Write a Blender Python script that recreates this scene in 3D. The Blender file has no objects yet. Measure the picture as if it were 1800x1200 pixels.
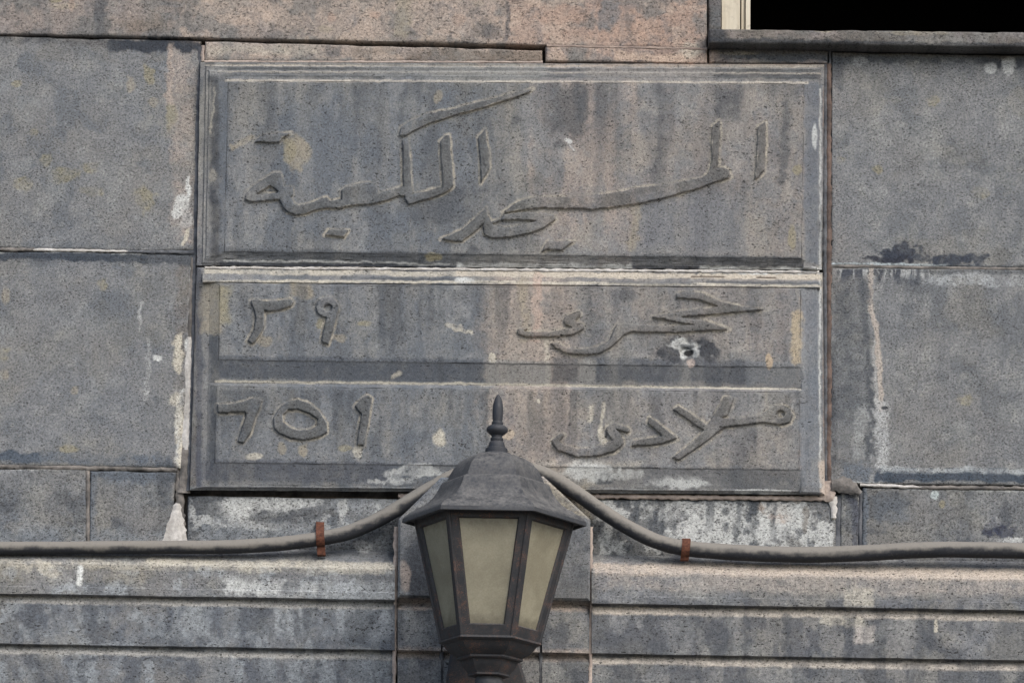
import bpy, math, random
import numpy as np
from mathutils import Vector, Matrix

rng = np.random.default_rng(7)
random.seed(7)
SC = bpy.context.scene
COL = SC.collection

# ------------------------------------------------------------------ camera
TH, RO, F, DIST, CZ = math.radians(12.5), math.radians(0.8), 8200.0, 10.0, 1.6
FW = Vector((0, math.cos(TH), math.sin(TH)))
U0 = Vector((0, -math.sin(TH), math.cos(TH)))
R0 = Vector((1, 0, 0))
RR = R0 * math.cos(RO) + U0 * math.sin(RO)
UU = U0 * math.cos(RO) - R0 * math.sin(RO)
CAM = Vector((0, -DIST, CZ))
cd = bpy.data.cameras.new('camera')
cam = bpy.data.objects.new('camera', cd)
COL.objects.link(cam)
cd.sensor_width = 36.0
cd.lens = F / 1800 * 36
cd.clip_start, cd.clip_end = 0.1, 500
m = Matrix.Identity(4)
for i in range(3):
    m[i][0], m[i][1], m[i][2], m[i][3] = RR[i], UU[i], -FW[i], CAM[i]
cam.matrix_world = m
SC.camera = cam

# ------------------------------------------------------------------ light
SUN_EL, SUN_AZ = math.radians(42), math.radians(34)      # azimuth: from the wall's normal towards the right
w = bpy.data.worlds.new('World')
SC.world = w
w.use_nodes = True
nt = w.node_tree
sky = nt.nodes.new('ShaderNodeTexSky')
sky.sky_type = 'NISHITA'
sky.sun_disc = False
sky.sun_elevation = SUN_EL
sky.sun_rotation = math.pi - SUN_AZ
sky.air_density, sky.dust_density = 1.0, 2.5
nt.links.new(sky.outputs[0], nt.nodes['Background'].inputs[0])
nt.nodes['Background'].inputs[1].default_value = 0.12
sd = bpy.data.lights.new('sun', 'SUN')
sd.energy = 1.3
sd.angle = math.radians(36)
sd.color = (1.0, 0.975, 0.94)
sun = bpy.data.objects.new('sun', sd)
COL.objects.link(sun)
tosun = Vector((math.sin(SUN_AZ) * math.cos(SUN_EL), -math.cos(SUN_AZ) * math.cos(SUN_EL), math.sin(SUN_EL)))
sun.rotation_euler = tosun.to_track_quat('Z', 'Y').to_euler()
sun.location = tosun * 20
vs = SC.view_settings
vs.view_transform, vs.look = 'Standard', 'None'
vs.gamma, vs.exposure = 1.0, 0.75
vs.use_curve_mapping = False


# ------------------------------------------------------------------ photo measurement -> place in the world
def P(px, py, d=0.0):
    """point of the vertical plane d metres in front of the wall face, measured at (px, py) of the photograph"""
    r = FW * F + RR * (px - 900) - UU * (py - 600)
    t = (DIST - d) / r.y
    return CAM + r * t


MM = (P(901, 600) - P(900, 600)).length          # metres per pixel on the wall


# ------------------------------------------------------------------ numpy value noise
def lattice(ix, iy, seed):
    h = (ix.astype(np.int64) * 374761393 + iy.astype(np.int64) * 668265263 + seed * 2147483647) & 0xFFFFFFFF
    h = ((h ^ (h >> 13)) * 1274126177) & 0xFFFFFFFF
    h = h ^ (h >> 16)
    return (h & 0xFFFF) / 65535.0


def vnoise(x, y, scale, seed):
    x = np.asarray(x, float) / scale
    y = np.asarray(y, float) / scale
    ix, iy = np.floor(x), np.floor(y)
    fx, fy = x - ix, y - iy
    fx = fx * fx * (3 - 2 * fx)
    fy = fy * fy * (3 - 2 * fy)
    a, b = lattice(ix, iy, seed), lattice(ix + 1, iy, seed)
    c, d = lattice(ix, iy + 1, seed), lattice(ix + 1, iy + 1, seed)
    return (a * (1 - fx) + b * fx) * (1 - fy) + (c * (1 - fx) + d * fx) * fy


def fbm(x, y, scale, seed, octaves=3):
    t, amp, tot = 0, 1.0, 0
    for o in range(octaves):
        t = t + amp * vnoise(x, y, scale / 2 ** o, seed + o * 17)
        tot += amp
        amp *= 0.55
    return t / tot


def sm(a, b, x):
    t = np.clip((x - a) / (b - a), 0, 1)
    return t * t * (3 - 2 * t)


# ------------------------------------------------------------------ weathering of the wall: stains and some painted light and shade, laid out over wall coordinates (x, z)
MX0, MX1 = -1.30, 1.30
MZ0, MZ1 = 2.92, 4.72
TEX = 0.0015
MW, MH = int((MX1 - MX0) / TEX), int((MZ1 - MZ0) / TEX)
gx, gz = np.meshgrid(MX0 + (np.arange(MW) + .5) * TEX, MZ0 + (np.arange(MH) + .5) * TEX)
_v = [gx - CAM.x, np.full_like(gx, DIST), gz - CAM.z]
_f = sum(_v[i] * FW[i] for i in range(3))
PX = 900 + F * sum(_v[i] * RR[i] for i in range(3)) / _f
PY = 600 - F * sum(_v[i] * UU[i] for i in range(3)) / _f
del _v, _f
WA = fbm(PX, PY, 34, 1, 3) - .5
WB = fbm(PX, PY, 34, 2, 3) - .5
WC = fbm(PX, PY, 9, 3, 2) - .5
WD = fbm(PX, PY, 9, 4, 2) - .5
MOT = fbm(PX, PY, 60, 5, 4)
FINE = fbm(PX, PY, 12, 6, 3)
OC = np.zeros((MH, MW, 3))
OA = np.zeros((MH, MW))

WHITE = (.50, .50, .49)
CREAM = (.48, .44, .37)
PINK = (.37, .30, .255)
ROSE = (.36, .255, .205)
TAN = (.29, .255, .20)
OCHRE = (.26, .23, .15)
SOOT_SHADE = (.045, .048, .056)  # soot stains, and shade painted as colour
DARK = (.085, .09, .10)
BLUE = (.125, .14, .165)
GREY = (.155, .16, .168)
BROWN = (.13, .105, .085)
RUST = (.20, .10, .06)


def win(x0, x1, y0, y1, pad):
    c0 = int(np.clip((P(x0 - pad, (y0 + y1) / 2).x - MX0) / TEX - 20, 0, MW))
    c1 = int(np.clip((P(x1 + pad, (y0 + y1) / 2).x - MX0) / TEX + 20, 0, MW))
    r1 = int(np.clip((P((x0 + x1) / 2, y0 - pad).z - MZ0) / TEX + 30, 0, MH))
    r0 = int(np.clip((P((x0 + x1) / 2, y1 + pad).z - MZ0) / TEX - 30, 0, MH))
    return slice(r0, r1), slice(c0, c1)


def lay(sl, mask, col):
    a = np.clip(mask, 0, 1)
    A = OA[sl]
    out = a + A * (1 - a)
    k = np.where(out > 1e-5, a / np.maximum(out, 1e-5), 0)[..., None]
    OC[sl] = OC[sl] * (1 - k) + np.array(col) * k
    OA[sl] = out


def patch(x0, x1, y0, y1, col, alpha=.7, soft=8, rag=10, tex=.5, slope=0.017):
    """ragged stain filling a rectangle"""
    sl = win(x0, x1, min(y0, y1), max(y0, y1) + abs(x1 - x0) * .02, soft + rag * 2)
    x = PX[sl] + rag * 2 * (WA[sl] + .6 * WC[sl])
    y = PY[sl] + rag * 2 * (WB[sl] + .6 * WD[sl]) - slope * (PX[sl] - (x0 + x1) / 2)
    mk = sm(x0 - soft, x0 + soft, x) * sm(x1 + soft, x1 - soft, x) * sm(y0 - soft, y0 + soft, y) * sm(y1 + soft, y1 - soft, y)
    n = sm(.32, .62, .5 * MOT[sl] + .5 * FINE[sl])
    lay(sl, mk * alpha * (1 - tex + tex * n * 1.3), col)


def blob(cx, cy, rx, ry, col, alpha=.7, rag=.5, tex=.4):
    sl = win(cx - rx * 1.8, cx + rx * 1.8, cy - ry * 1.8, cy + ry * 1.8, 4)
    x = (PX[sl] - cx) / rx + rag * 1.6 * (WA[sl] + .7 * WC[sl])
    y = (PY[sl] - cy) / ry + rag * 1.6 * (WB[sl] + .7 * WD[sl])
    r = np.sqrt(x * x + y * y)
    n = sm(.32, .62, .5 * MOT[sl] + .5 * FINE[sl])
    lay(sl, sm(1.15, .65, r) * alpha * (1 - tex + tex * 1.3 * n), col)


def line(pts, wdt, col, alpha=.7, rag=4, tex=.4, soft=None):
    xs, ys = [p[0] for p in pts], [p[1] for p in pts]
    sl = win(min(xs), max(xs), min(ys), max(ys), wdt * 2 + rag * 2)
    x = PX[sl] + rag * 2 * (WA[sl] * .5 + WC[sl])
    y = PY[sl] + rag * 2 * (WB[sl] * .5 + WD[sl])
    d = np.full(x.shape, 1e9)
    for (ax, ay), (bx, by) in zip(pts[:-1], pts[1:]):
        L = (bx - ax) ** 2 + (by - ay) ** 2 + 1e-9
        t = np.clip(((x - ax) * (bx - ax) + (y - ay) * (by - ay)) / L, 0, 1)
        d = np.minimum(d, np.hypot(x - ax - t * (bx - ax), y - ay - t * (by - ay)))
    soft = soft or max(1.5, wdt * .3)
    n = sm(.3, .6, .5 * MOT[sl] + .5 * FINE[sl])
    lay(sl, sm(wdt / 2 + soft, wdt / 2 - soft, d) * alpha * (1 - tex + tex * 1.3 * n), col)


def drips(x0, x1, y0, y1, col, alpha=.6, width=16, cover=.5, seed=11, fade=.6, rag=5):
    """vertical run-off streaks of uneven length below y0"""
    sl = win(x0, x1, y0, y1, 10)
    x = PX[sl] + rag * (WA[sl] + WC[sl]) - (PY[sl] - y0) * -.012
    y = PY[sl]
    s = .6 * vnoise(x, y, width, seed) * 0 + .6 * vnoise(x, y / 14, width, seed) + .4 * vnoise(x, y / 8, width * .4, seed + 5)
    ln = vnoise(x, 0 * y, width * 1.7, seed + 9)
    t = (y - y0) / (y1 - y0)
    mk = sm(1 - cover - .12, 1 - cover + .16, s) * sm(-.02, .03, t) * sm(1.0, 1 - fade, t + .5 * (1 - ln) * fade)
    mk = mk * sm(x0 - 4, x0 + 6, x) * sm(x1 + 4, x1 - 6, x)
    n = sm(.25, .6, FINE[sl])
    lay(sl, mk * alpha * (.65 + .45 * n), col)


def wash(x0, x1, y0, y1, scale, col, alpha, lo, hi, seed, sy=1.0):
    """cloudy discolouration with its own ragged outline"""
    sl = win(x0, x1, y0, y1, 10)
    n = fbm(PX[sl], PY[sl] * sy, scale, seed, 5)
    e = sm(x0 - 5, x0 + 10, PX[sl]) * sm(x1 + 5, x1 - 10, PX[sl]) * sm(y0 - 4, y0 + 6, PY[sl]) * sm(y1 + 4, y1 - 6, PY[sl])
    lay(sl, sm(lo, hi, n) * alpha * e, col)


def paint():
    full = (-200, 2000, -200, 1400)
    wash(*full, 55, (.115, .122, .134), .50, .52, .66, 301)
    wash(*full, 48, (.25, .25, .245), .40, .54, .68, 303)
    wash(*full, 22, (.29, .285, .265), .24, .56, .70, 305)
    wash(*full, 18, (.10, .105, .112), .26, .57, .70, 307)
    wash(*full, 90, (.205, .19, .165), .28, .52, .66, 309)
    wash(345, 1450, 140, 860, 30, (.105, .112, .125), .45, .50, .64, 311, .22)
    wash(345, 1450, 140, 860, 26, (.26, .245, .225), .35, .54, .68, 313, .25)
    wash(-200, 2000, 1060, 1400, 34, (.085, .09, .105), .55, .50, .62, 315, .6)
    wash(-200, 2000, 860, 980, 34, (.085, .092, .105), .55, .52, .64, 317)
    wash(-200, 720, 1000, 1400, 26, (.30, .315, .33), .50, .56, .68, 319)
    # ---- broad tone of the stones
    patch(-150, 970, -150, 72, PINK, .34, 20, 25, .5)
    patch(330, 960, -150, 70, PINK, .38, 40, 40, .5)
    patch(880, 1240, -150, 108, ROSE, .50, 30, 30, .5)
    patch(1040, 1245, -150, 110, ROSE, .45, 25, 25, .6)
    patch(355, 955, 82, 110, PINK, .55, 6, 8, .5)
    patch(940, 1450, 130, 470, PINK, .20, 60, 60, .6)
    patch(860, 1010, 480, 870, PINK, .45, 30, 20, .4)
    patch(1040, 1420, 490, 640, PINK, .20, 40, 40, .6)
    patch(960, 1420, 680, 860, PINK, .14, 40, 40, .6)
    patch(400, 860, 150, 440, BLUE, .40, 50, 50, .6)
    patch(380, 840, 505, 860, BLUE, .35, 50, 50, .6)
    patch(-150, 340, 60, 820, BLUE, .18, 50, 60, .8)
    # ---- upper course
    wash(-150, 1245, -150, 112, 44, (.17, .165, .16), .6, .52, .64, 331)
    wash(300, 1245, -150, 112, 36, (.43, .34, .28), .5, .54, .66, 333)
    wash(-150, 1245, -150, 70, 30, (.115, .11, .11), .45, .56, .68, 335)
    line([(176, -80), (176, 60)], 22, DARK, .65, 8)
    patch(60, 160, 20, 66, DARK, .30, 15, 20, .7)
    patch(220, 300, 30, 62, BROWN, .4, 10, 15)
    blob(95, 2, 12, 6, OCHRE, .7)
    line([(893, 10), (890, 72)], 8, DARK, .6, 5)
    blob(860, 60, 18, 14, DARK, .45)
    line([(715, -40), (708, 70)], 26, TAN, .55, 10)
    blob(990, 30, 45, 22, ROSE, .7)
    blob(1140, 55, 36, 26, (.45, .31, .24), .7)
    blob(1070, 25, 22, 30, GREY, .7)
    blob(1010, 65, 50, 16, ROSE, .6)
    patch(1080, 1250, 96, 111, (.46, .35, .28), .75, 4, 5, .4)
    blob(1210, 90, 26, 14, CREAM, .5)
    patch(1085, 1200, 82, 95, DARK, .3, 8, 6, .8)
    for k in range(26):
        blob(random.uniform(0, 1230), random.uniform(-20, 60), random.uniform(6, 28), random.uniform(5, 14),
             random.choice([PINK, TAN, DARK, GREY, ROSE]), random.uniform(.2, .5))
    # strip over the tablet
    patch(570, 600, 80, 102, DARK, .6, 6, 6)
    patch(715, 955, 88, 112, BROWN, .55, 6, 6, .5)
    patch(620, 700, 84, 100, BROWN, .45, 8, 6)
    patch(360, 560, 84, 98, CREAM, .35, 6, 5)
    # ---- soot under the upper joint; dark bands under the window sill
    patch(-150, 215, 66, 78, SOOT_SHADE, .45, 4, 5)
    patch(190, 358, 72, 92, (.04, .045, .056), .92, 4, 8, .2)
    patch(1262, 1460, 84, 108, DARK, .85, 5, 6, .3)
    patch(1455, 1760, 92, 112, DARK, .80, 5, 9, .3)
    patch(1720, 2000, 96, 122, SOOT_SHADE, .65, 6, 9, .3)
    patch(1458, 1482, 95, 160, DARK, .6, 8, 8)
    blob(1740, 120, 12, 12, WHITE, .55)
    blob(1772, 114, 14, 18, WHITE, .6)
    blob(1510, 108, 20, 10, WHITE, .3)
    blob(1300, 96, 40, 4, TAN, .6)
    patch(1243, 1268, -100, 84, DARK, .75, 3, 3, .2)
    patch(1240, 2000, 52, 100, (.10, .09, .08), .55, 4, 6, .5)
    patch(1240, 2000, 86, 92, SOOT_SHADE, .7, 3, 4, .3)  # shaded underside and lower edge of the sill, darkened in colour
    patch(1240, 1275, 52, 90, SOOT_SHADE, .6, 6, 6, .3)
    blob(1448, 66, 16, 5, TAN, .6)
    blob(1600, 70, 60, 5, TAN, .4)
    # ---- left stones
    for cx, cy, rx, ry in [(112, 312, 26, 16), (155, 295, 22, 12), (40, 325, 20, 14), (160, 337, 16, 10), (258, 350, 20, 24), (228, 150, 9, 14),
                           (262, 135, 10, 22), (300, 205, 10, 30), (30, 148, 10, 8), (80, 285, 14, 12), (270, 180, 9, 9), (60, 235, 10, 8),
                           (130, 685, 9, 8), (10, 520, 9, 16), (5, 625, 12, 16), (180, 500, 12, 12), (8, 660, 9, 10), (120, 790, 14, 7),
                           (1640, 180, 16, 10), (1480, 285, 10, 10), (1720, 340, 16, 12), (1700, 700, 16, 12), (1540, 300, 12, 10)]:
        blob(cx, cy, rx, ry, OCHRE if rx > 9 else TAN, .42, .7, .55)
    line([(300, 85), (297, 180)], 12, PINK, .5, 6)
    patch(302, 345, 95, 430, PINK, .35, 8, 10, .7)
    patch(308, 350, 440, 860, BROWN, .35, 6, 8, .7)
    line([(330, 316), (331, 350)], 8, WHITE, .95, 4, .2)
    blob(318, 355, 14, 22, WHITE, .75, .6, .6)
    blob(310, 375, 9, 9, WHITE, .7, .6, .5)
    blob(328, 385, 13, 14, WHITE, .4, .6, .8)
    line([(322, 430), (332, 405)], 5, CREAM, .8, 3)
    line([(327, 449), (341, 453)], 5, WHITE, .9, 3, .2)
    line([(0, 438), (130, 441), (320, 444)], 3, WHITE, .7, 2, .6)
    line([(75, 441), (120, 441)], 4, WHITE, .9, 2, .2)
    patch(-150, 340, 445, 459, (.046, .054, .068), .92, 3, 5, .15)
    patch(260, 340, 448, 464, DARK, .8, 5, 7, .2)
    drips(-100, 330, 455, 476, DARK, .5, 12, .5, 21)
    blob(276, 630, 8, 6, WHITE, .95, .5, .1)
    patch(305, 322, 600, 650, CREAM, .65, 4, 8, .4)
    blob(308, 700, 12, 12, CREAM, .7, .7, .3)
    line([(314, 700), (308, 780)], 6, CREAM, .6, 4)
    line([(331, 600), (331, 780)], 9, WHITE, .85, 3, .35)
    line([(318, 690), (312, 760), (318, 830)], 10, WHITE, .6, 6, .6)
    line([(316, 590), (312, 650)], 10, CREAM, .7, 6, .4)
    line([(337, 470), (333, 590)], 6, WHITE, .45, 3, .5)
    line([(318, 720), (320, 830)], 12, CREAM, .7, 5, .5)
    line([(322, 800), (326, 870)], 9, WHITE, .45, 4, .6)
    line([(248, 530), (242, 580)], 6, WHITE, .3, 6)
    line([(262, 600), (258, 700)], 8, WHITE, .25, 6)
    patch(-150, 70, 792, 812, (.06, .075, .098), .9, 4, 9, .2)
    patch(155, 312, 826, 842, (.075, .085, .10), .75, 4, 7, .3)
    patch(-150, 310, 797, 816, (.10, .115, .14), .6, 6, 8, .5)
    line([(-80, 820), (80, 822)], 6, WHITE, .7, 3, .4)
    patch(-60, 60, 880, 930, BLUE, .5, 15, 15, .6)
    blob(12, 890, 20, 12, DARK, .75)
    patch(150, 170, 820, 940, BLUE, .5, 5, 6, .4)
    patch(180, 300, 828, 850, BLUE, .6, 8, 8, .4)
    patch(275, 305, 800, 940, DARK, .55, 8, 10, .4)
    patch(-150, 320, 930, 965, (.20, .215, .235), .5, 10, 10, .6)
    # ---- white bloom under the tablet, left
    patch(330, 700, 872, 900, (.30, .31, .325), .45, 10, 12, .7)
    blob(455, 892, 66, 19, WHITE, .8, .5, .5)
    blob(410, 905, 40, 24, WHITE, .65, .6, .6)
    blob(520, 882, 46, 11, WHITE, .75)
    patch(330, 392, 874, 935, DARK, .8, 12, 10, .3)
    blob(480, 906, 44, 13, DARK, .8)
    blob(530, 905, 34, 14, DARK, .7)
    blob(455, 900, 14, 16, DARK, .6)
    patch(350, 690, 915, 960, (.24, .255, .275), .55, 12, 12, .5)
    patch(620, 700, 910, 985, DARK, .5, 12, 12, .5)
    blob(640, 960, 18, 12, WHITE, .35)
    # ---- tablet frame
    patch(360, 1450, 112, 145, (.23, .225, .22), .35, 5, 5, .6)
    patch(370, 388, 140, 460, SOOT_SHADE, .60, 5, 6, .35)  # left inner step: shade on its side painted as colour
    patch(345, 356, 440, 860, (.09, .095, .115), .7, 3, 3, .3)  # frame's left outer side, painted dark as turned from the light
    patch(370, 386, 590, 860, DARK, .65, 5, 5, .3)  # same painted shade along the lower stone's left step
    patch(386, 402, 150, 450, BLUE, .5, 3, 3, .3)
    patch(350, 390, 500, 590, TAN, .55, 5, 6, .4)
    line([(378, 160), (372, 240)], 4, CREAM, .5, 4)
    blob(376, 310, 8, 16, CREAM, .45)
    blob(370, 115, 10, 10, SOOT_SHADE, .8)
    patch(1412, 1442, 150, 470, BLUE, .55, 4, 4, .4)
    patch(1405, 1440, 500, 860, (.17, .185, .21), .55, 4, 5, .4)
    line([(1441, 160), (1441, 480)], 3.5, WHITE, .5, 2, .8)
    blob(1431, 245, 5, 28, WHITE, .7, .4, .3)
    line([(1440, 495), (1440, 860)], 3.5, WHITE, .55, 2, .8)
    patch(1255, 1440, 128, 143, SOOT_SHADE, .6, 3, 3, .3)
    patch(400, 760, 118, 141, DARK, .5, 3, 4, .4)
    patch(960, 1025, 125, 140, DARK, .5, 3, 4, .4)
    line([(362, 119), (760, 120), (1450, 121)], 3.5, (.40, .36, .31), .75, 1.5, .45)  # reeds: lit and shaded lines drawn in colour to deepen the relief
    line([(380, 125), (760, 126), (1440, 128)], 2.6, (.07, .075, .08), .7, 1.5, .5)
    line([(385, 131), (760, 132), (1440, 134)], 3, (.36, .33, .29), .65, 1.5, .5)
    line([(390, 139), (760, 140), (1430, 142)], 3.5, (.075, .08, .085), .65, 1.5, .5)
    line([(398, 148), (760, 149), (1418, 152)], 4.5, (.42, .38, .33), .80, 1.5, .3)  # dust line, also paints in the brightness of the upper chamfer
    patch(640, 960, 118, 142, (.21, .21, .205), .6, 10, 8, .4)
    patch(1030, 1250, 118, 146, (.22, .205, .195), .6, 10, 8, .4)
    line([(960, 120), (1450, 117)], 3, PINK, .6, 2)
    # ---- streaks on the inscribed faces
    for x0, x1 in ((856, 968), (1016, 1046), (1196, 1216), (1316, 1404)):
        patch(x0, x1, 640, 679, (.235, .228, .22), .65, 4, 4, .35)
    drips(400, 900, 146, 470, DARK, .50, 34, .40, 31, .7)
    drips(400, 1410, 146, 420, TAN, .14, 34, .32, 37, .7)
    drips(1000, 1410, 146, 460, DARK, .48, 36, .38, 43, .6)
    drips(930, 1120, 146, 470, PINK, .32, 44, .5, 47, .2)
    patch(1010, 1032, 150, 220, DARK, .6, 6, 6, .4)
    patch(960, 1030, 150, 260, DARK, .35, 14, 14, .6)
    patch(1258, 1300, 165, 215, DARK, .6, 8, 8)
    patch(975, 1030, 155, 245, (.085, .09, .098), .55, 10, 14, .35)
    patch(740, 860, 335, 400, (.095, .10, .11), .55, 14, 16, .35)
    line([(1380, 190), (1372, 330)], 14, DARK, .5, 8)
    line([(1160, 160), (1152, 330)], 10, DARK, .35, 8)
    patch(1120, 1300, 350, 450, BLUE, .45, 20, 20, .5)
    blob(1305, 350, 8, 30, DARK, .3)
    blob(520, 280, 24, 32, TAN, .65, .5, .3)
    blob(508, 275, 12, 22, OCHRE, .4)
    blob(770, 178, 8, 12, TAN, .7)
    line([(408, 265), (445, 246)], 9, TAN, .6, 4)
    blob(760, 380, 45, 26, DARK, .40)
    blob(790, 350, 40, 20, DARK, .3)
    blob(1001, 256, 6, 5, WHITE, .85, 1.1, .2)
    line([(1001, 262), (1008, 270)], 2, WHITE, .7, 1, .1)
    blob(985, 262, 12, 8, DARK, .6)
    blob(905, 215, 9, 9, DARK, .6)
    blob(1400, 305, 8, 10, OCHRE, .5)
    blob(1390, 420, 8, 25, OCHRE, .45)
    line([(1120, 370), (1110, 440)], 14, TAN, .5, 6)
    # ---- ledge between the two tablet stones
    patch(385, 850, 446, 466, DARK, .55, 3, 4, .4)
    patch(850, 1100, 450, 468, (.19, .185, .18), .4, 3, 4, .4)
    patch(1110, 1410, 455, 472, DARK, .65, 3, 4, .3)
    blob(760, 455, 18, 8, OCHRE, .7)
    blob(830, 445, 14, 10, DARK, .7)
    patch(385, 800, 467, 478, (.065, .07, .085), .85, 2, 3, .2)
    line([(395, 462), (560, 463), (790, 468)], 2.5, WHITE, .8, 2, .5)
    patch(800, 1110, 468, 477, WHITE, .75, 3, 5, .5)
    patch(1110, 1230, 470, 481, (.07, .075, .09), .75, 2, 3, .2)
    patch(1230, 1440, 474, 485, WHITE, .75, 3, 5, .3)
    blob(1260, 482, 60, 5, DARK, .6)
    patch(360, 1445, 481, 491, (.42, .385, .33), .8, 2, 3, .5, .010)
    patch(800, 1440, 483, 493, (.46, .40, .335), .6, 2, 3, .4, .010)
    line([(390, 500), (800, 501), (1440, 508)], 5, CREAM, .75, 2, .4)  # dusty upper chamfer of the second panel, its bright edge painted in
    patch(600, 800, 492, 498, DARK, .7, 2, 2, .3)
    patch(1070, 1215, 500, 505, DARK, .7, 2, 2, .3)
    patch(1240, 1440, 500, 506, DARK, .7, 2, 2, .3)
    blob(815, 498, 18, 6, WHITE, .7)
    # ---- second and third inscribed rows
    patch(385, 408, 510, 570, OCHRE, .55, 6, 8, .3)
    patch(510, 550, 505, 530, TAN, .75, 5, 6, .2)
    drips(400, 900, 505, 650, DARK, .55, 24, .40, 51, .5)
    drips(900, 1410, 505, 660, DARK, .32, 24, .35, 53, .6)
    drips(385, 1410, 505, 640, TAN, .14, 30, .32, 57, .6)
    line([(945, 490), (942, 600)], 14, (.42, .32, .27), .6, 6)
    line([(918, 500), (925, 600)], 16, TAN, .5, 8)
    line([(960, 600), (962, 680)], 8, CREAM, .45, 5)
    blob(1098, 525, 24, 16, DARK, .55)
    line([(1080, 515), (1080, 620)], 10, DARK, .35, 6)
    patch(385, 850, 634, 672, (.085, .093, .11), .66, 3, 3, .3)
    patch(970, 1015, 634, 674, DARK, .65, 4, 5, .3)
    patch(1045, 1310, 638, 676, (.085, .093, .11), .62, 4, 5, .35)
    patch(1310, 1400, 640, 680, BLUE, .45, 4, 5, .4)
    line([(775, 634), (775, 672)], 10, DARK, .5, 4)
    for x0, x1 in ((858, 966), (1018, 1042), (1198, 1214)):
        patch(x0, x1, 640, 679, (.235, .228, .22), .6, 4, 4, .35)
    line([(690, 668), (703, 660)], 7, CREAM, .55, 3)
    line([(380, 674), (800, 678), (1405, 688)], 4, CREAM, .75, 1.5, .4)  # dust that also stands in for the lit chamfer over the third panel
    line([(785, 578), (830, 592)], 8, CREAM, .55, 5)
    blob(866, 635, 8, 12, CREAM, .75)
    blob(640, 575, 12, 6, OCHRE, .5)
    blob(600, 600, 14, 8, TAN, .5)
    blob(465, 605, 18, 10, TAN, .5)
    blob(565, 575, 10, 12, OCHRE, .5)
    blob(1350, 640, 7, 14, (.42, .33, .24), .9, .4, .1)
    line([(1400, 560), (1396, 640)], 17, (.36, .30, .22), .8, 5, .2)
    drips(385, 860, 690, 830, DARK, .55, 22, .42, 61, .5)
    drips(900, 1410, 690, 860, DARK, .5, 24, .40, 67, .5)
    drips(385, 1410, 690, 820, TAN, .18, 30, .30, 71, .6)
    line([(983, 690), (980, 800)], 22, DARK, .45, 8)
    line([(1310, 760), (1300, 860)], 45, DARK, .35, 12)
    line([(1060, 715), (1055, 760)], 8, CREAM, .65, 4)
    line([(1040, 720), (1036, 745)], 10, CREAM, .5, 4)
    line([(1055, 760), (1062, 785)], 10, CREAM, .65, 4)
    blob(772, 775, 13, 16, CREAM, .75, .4, .2)
    blob(890, 768, 14, 10, (.45, .37, .29), .85, .4, .2)
    blob(608, 792, 14, 7, OCHRE, .65)
    blob(535, 800, 10, 14, TAN, .65)
    blob(497, 795, 9, 14, TAN, .5)
    blob(450, 808, 16, 7, CREAM, .6)
    blob(630, 800, 9, 14, CREAM, .55)
    blob(946, 710, 3, 5, CREAM, .9)
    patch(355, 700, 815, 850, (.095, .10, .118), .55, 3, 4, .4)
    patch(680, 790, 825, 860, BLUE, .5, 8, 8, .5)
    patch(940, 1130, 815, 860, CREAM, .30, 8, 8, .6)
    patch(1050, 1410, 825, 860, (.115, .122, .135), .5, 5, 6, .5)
    line([(690, 835), (730, 822), (770, 828)], 7, WHITE, .6, 5, .5)
    blob(690, 838, 16, 10, WHITE, .5)
    patch(1000, 1060, 815, 850, WHITE, .6, 8, 10, .4)
    patch(1150, 1230, 840, 856, WHITE, .55, 6, 8, .5)
    blob(1060, 845, 20, 12, DARK, .8, .4, .1)
    line([(384, 638), (800, 644), (1408, 652)], 2.2, (.06, .062, .066), .75, 1.5, .4)
    line([(377, 818), (800, 823), (1406, 831)], 2.2, (.06, .062, .066), .7, 1.5, .4)
    line([(394, 448), (800, 452), (1409, 460)], 2.2, (.06, .062, .066), .7, 1.5, .4)
    blob(1030, 835, 50, 16, WHITE, .85, .8, .5)
    blob(1110, 838, 34, 9, WHITE, .6, .8, .6)
    blob(1195, 852, 50, 8, WHITE, .8, .7, .5)
    blob(1330, 866, 60, 4, WHITE, .6, .6, .6)
    blob(745, 836, 50, 8, WHITE, .7, .9, .5)
    blob(700, 850, 40, 6, WHITE, .5, .9, .6)
    line([(650, 846), (700, 850), (770, 836)], 5, WHITE, .5, 7, .5)
    line([(1215, 490), (1272, 490.5)], 2.6, (.05, .03, .022), .95, .5, 0)
    line([(1330, 491.5), (1362, 492)], 2.6, (.05, .03, .022), .95, .5, 0)
    line([(1636, 855), (1674, 856)], 3, (.06, .03, .02), .95, .8, 0)
    # bullet mark
    blob(1215, 622, 62, 26, DARK, .55, .5, .4)
    blob(1178, 624, 22, 24, SOOT_SHADE, .7, .8)
    blob(1242, 620, 22, 20, SOOT_SHADE, .7, .8)
    blob(1205, 612, 24, 12, WHITE, .8, .9, .5)
    blob(1200, 628, 8, 9, WHITE, .8, .8, .3)
    blob(1214, 645, 9, 9, (.44, .36, .32), .85, .7, .3)
    blob(1222, 628, 7, 10, WHITE, .6, .8, .4)
    blob(1208, 614, 13, 5, DARK, .85, .6, .2)
    blob(1209, 625, 9, 6, (.03, .03, .032), 1.0, .4, 0)  # darkness inside the hole, put into the colour
    # ---- right stones
    patch(1447, 1458, 118, 860, (.17, .115, .09), .65, 3, 3, .4)
    patch(1470, 1500, 500, 830, DARK, .40, 10, 12, .6)
    patch(1460, 1470, 600, 840, SOOT_SHADE, .5, 5, 5, .4)
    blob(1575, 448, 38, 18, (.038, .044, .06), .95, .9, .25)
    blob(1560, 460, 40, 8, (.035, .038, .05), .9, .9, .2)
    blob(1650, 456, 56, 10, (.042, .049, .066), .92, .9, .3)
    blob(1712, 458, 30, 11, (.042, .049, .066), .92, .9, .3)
    line([(1455, 465), (1660, 468)], 5, (.42, .46, .48), .9, 2, .4)
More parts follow.
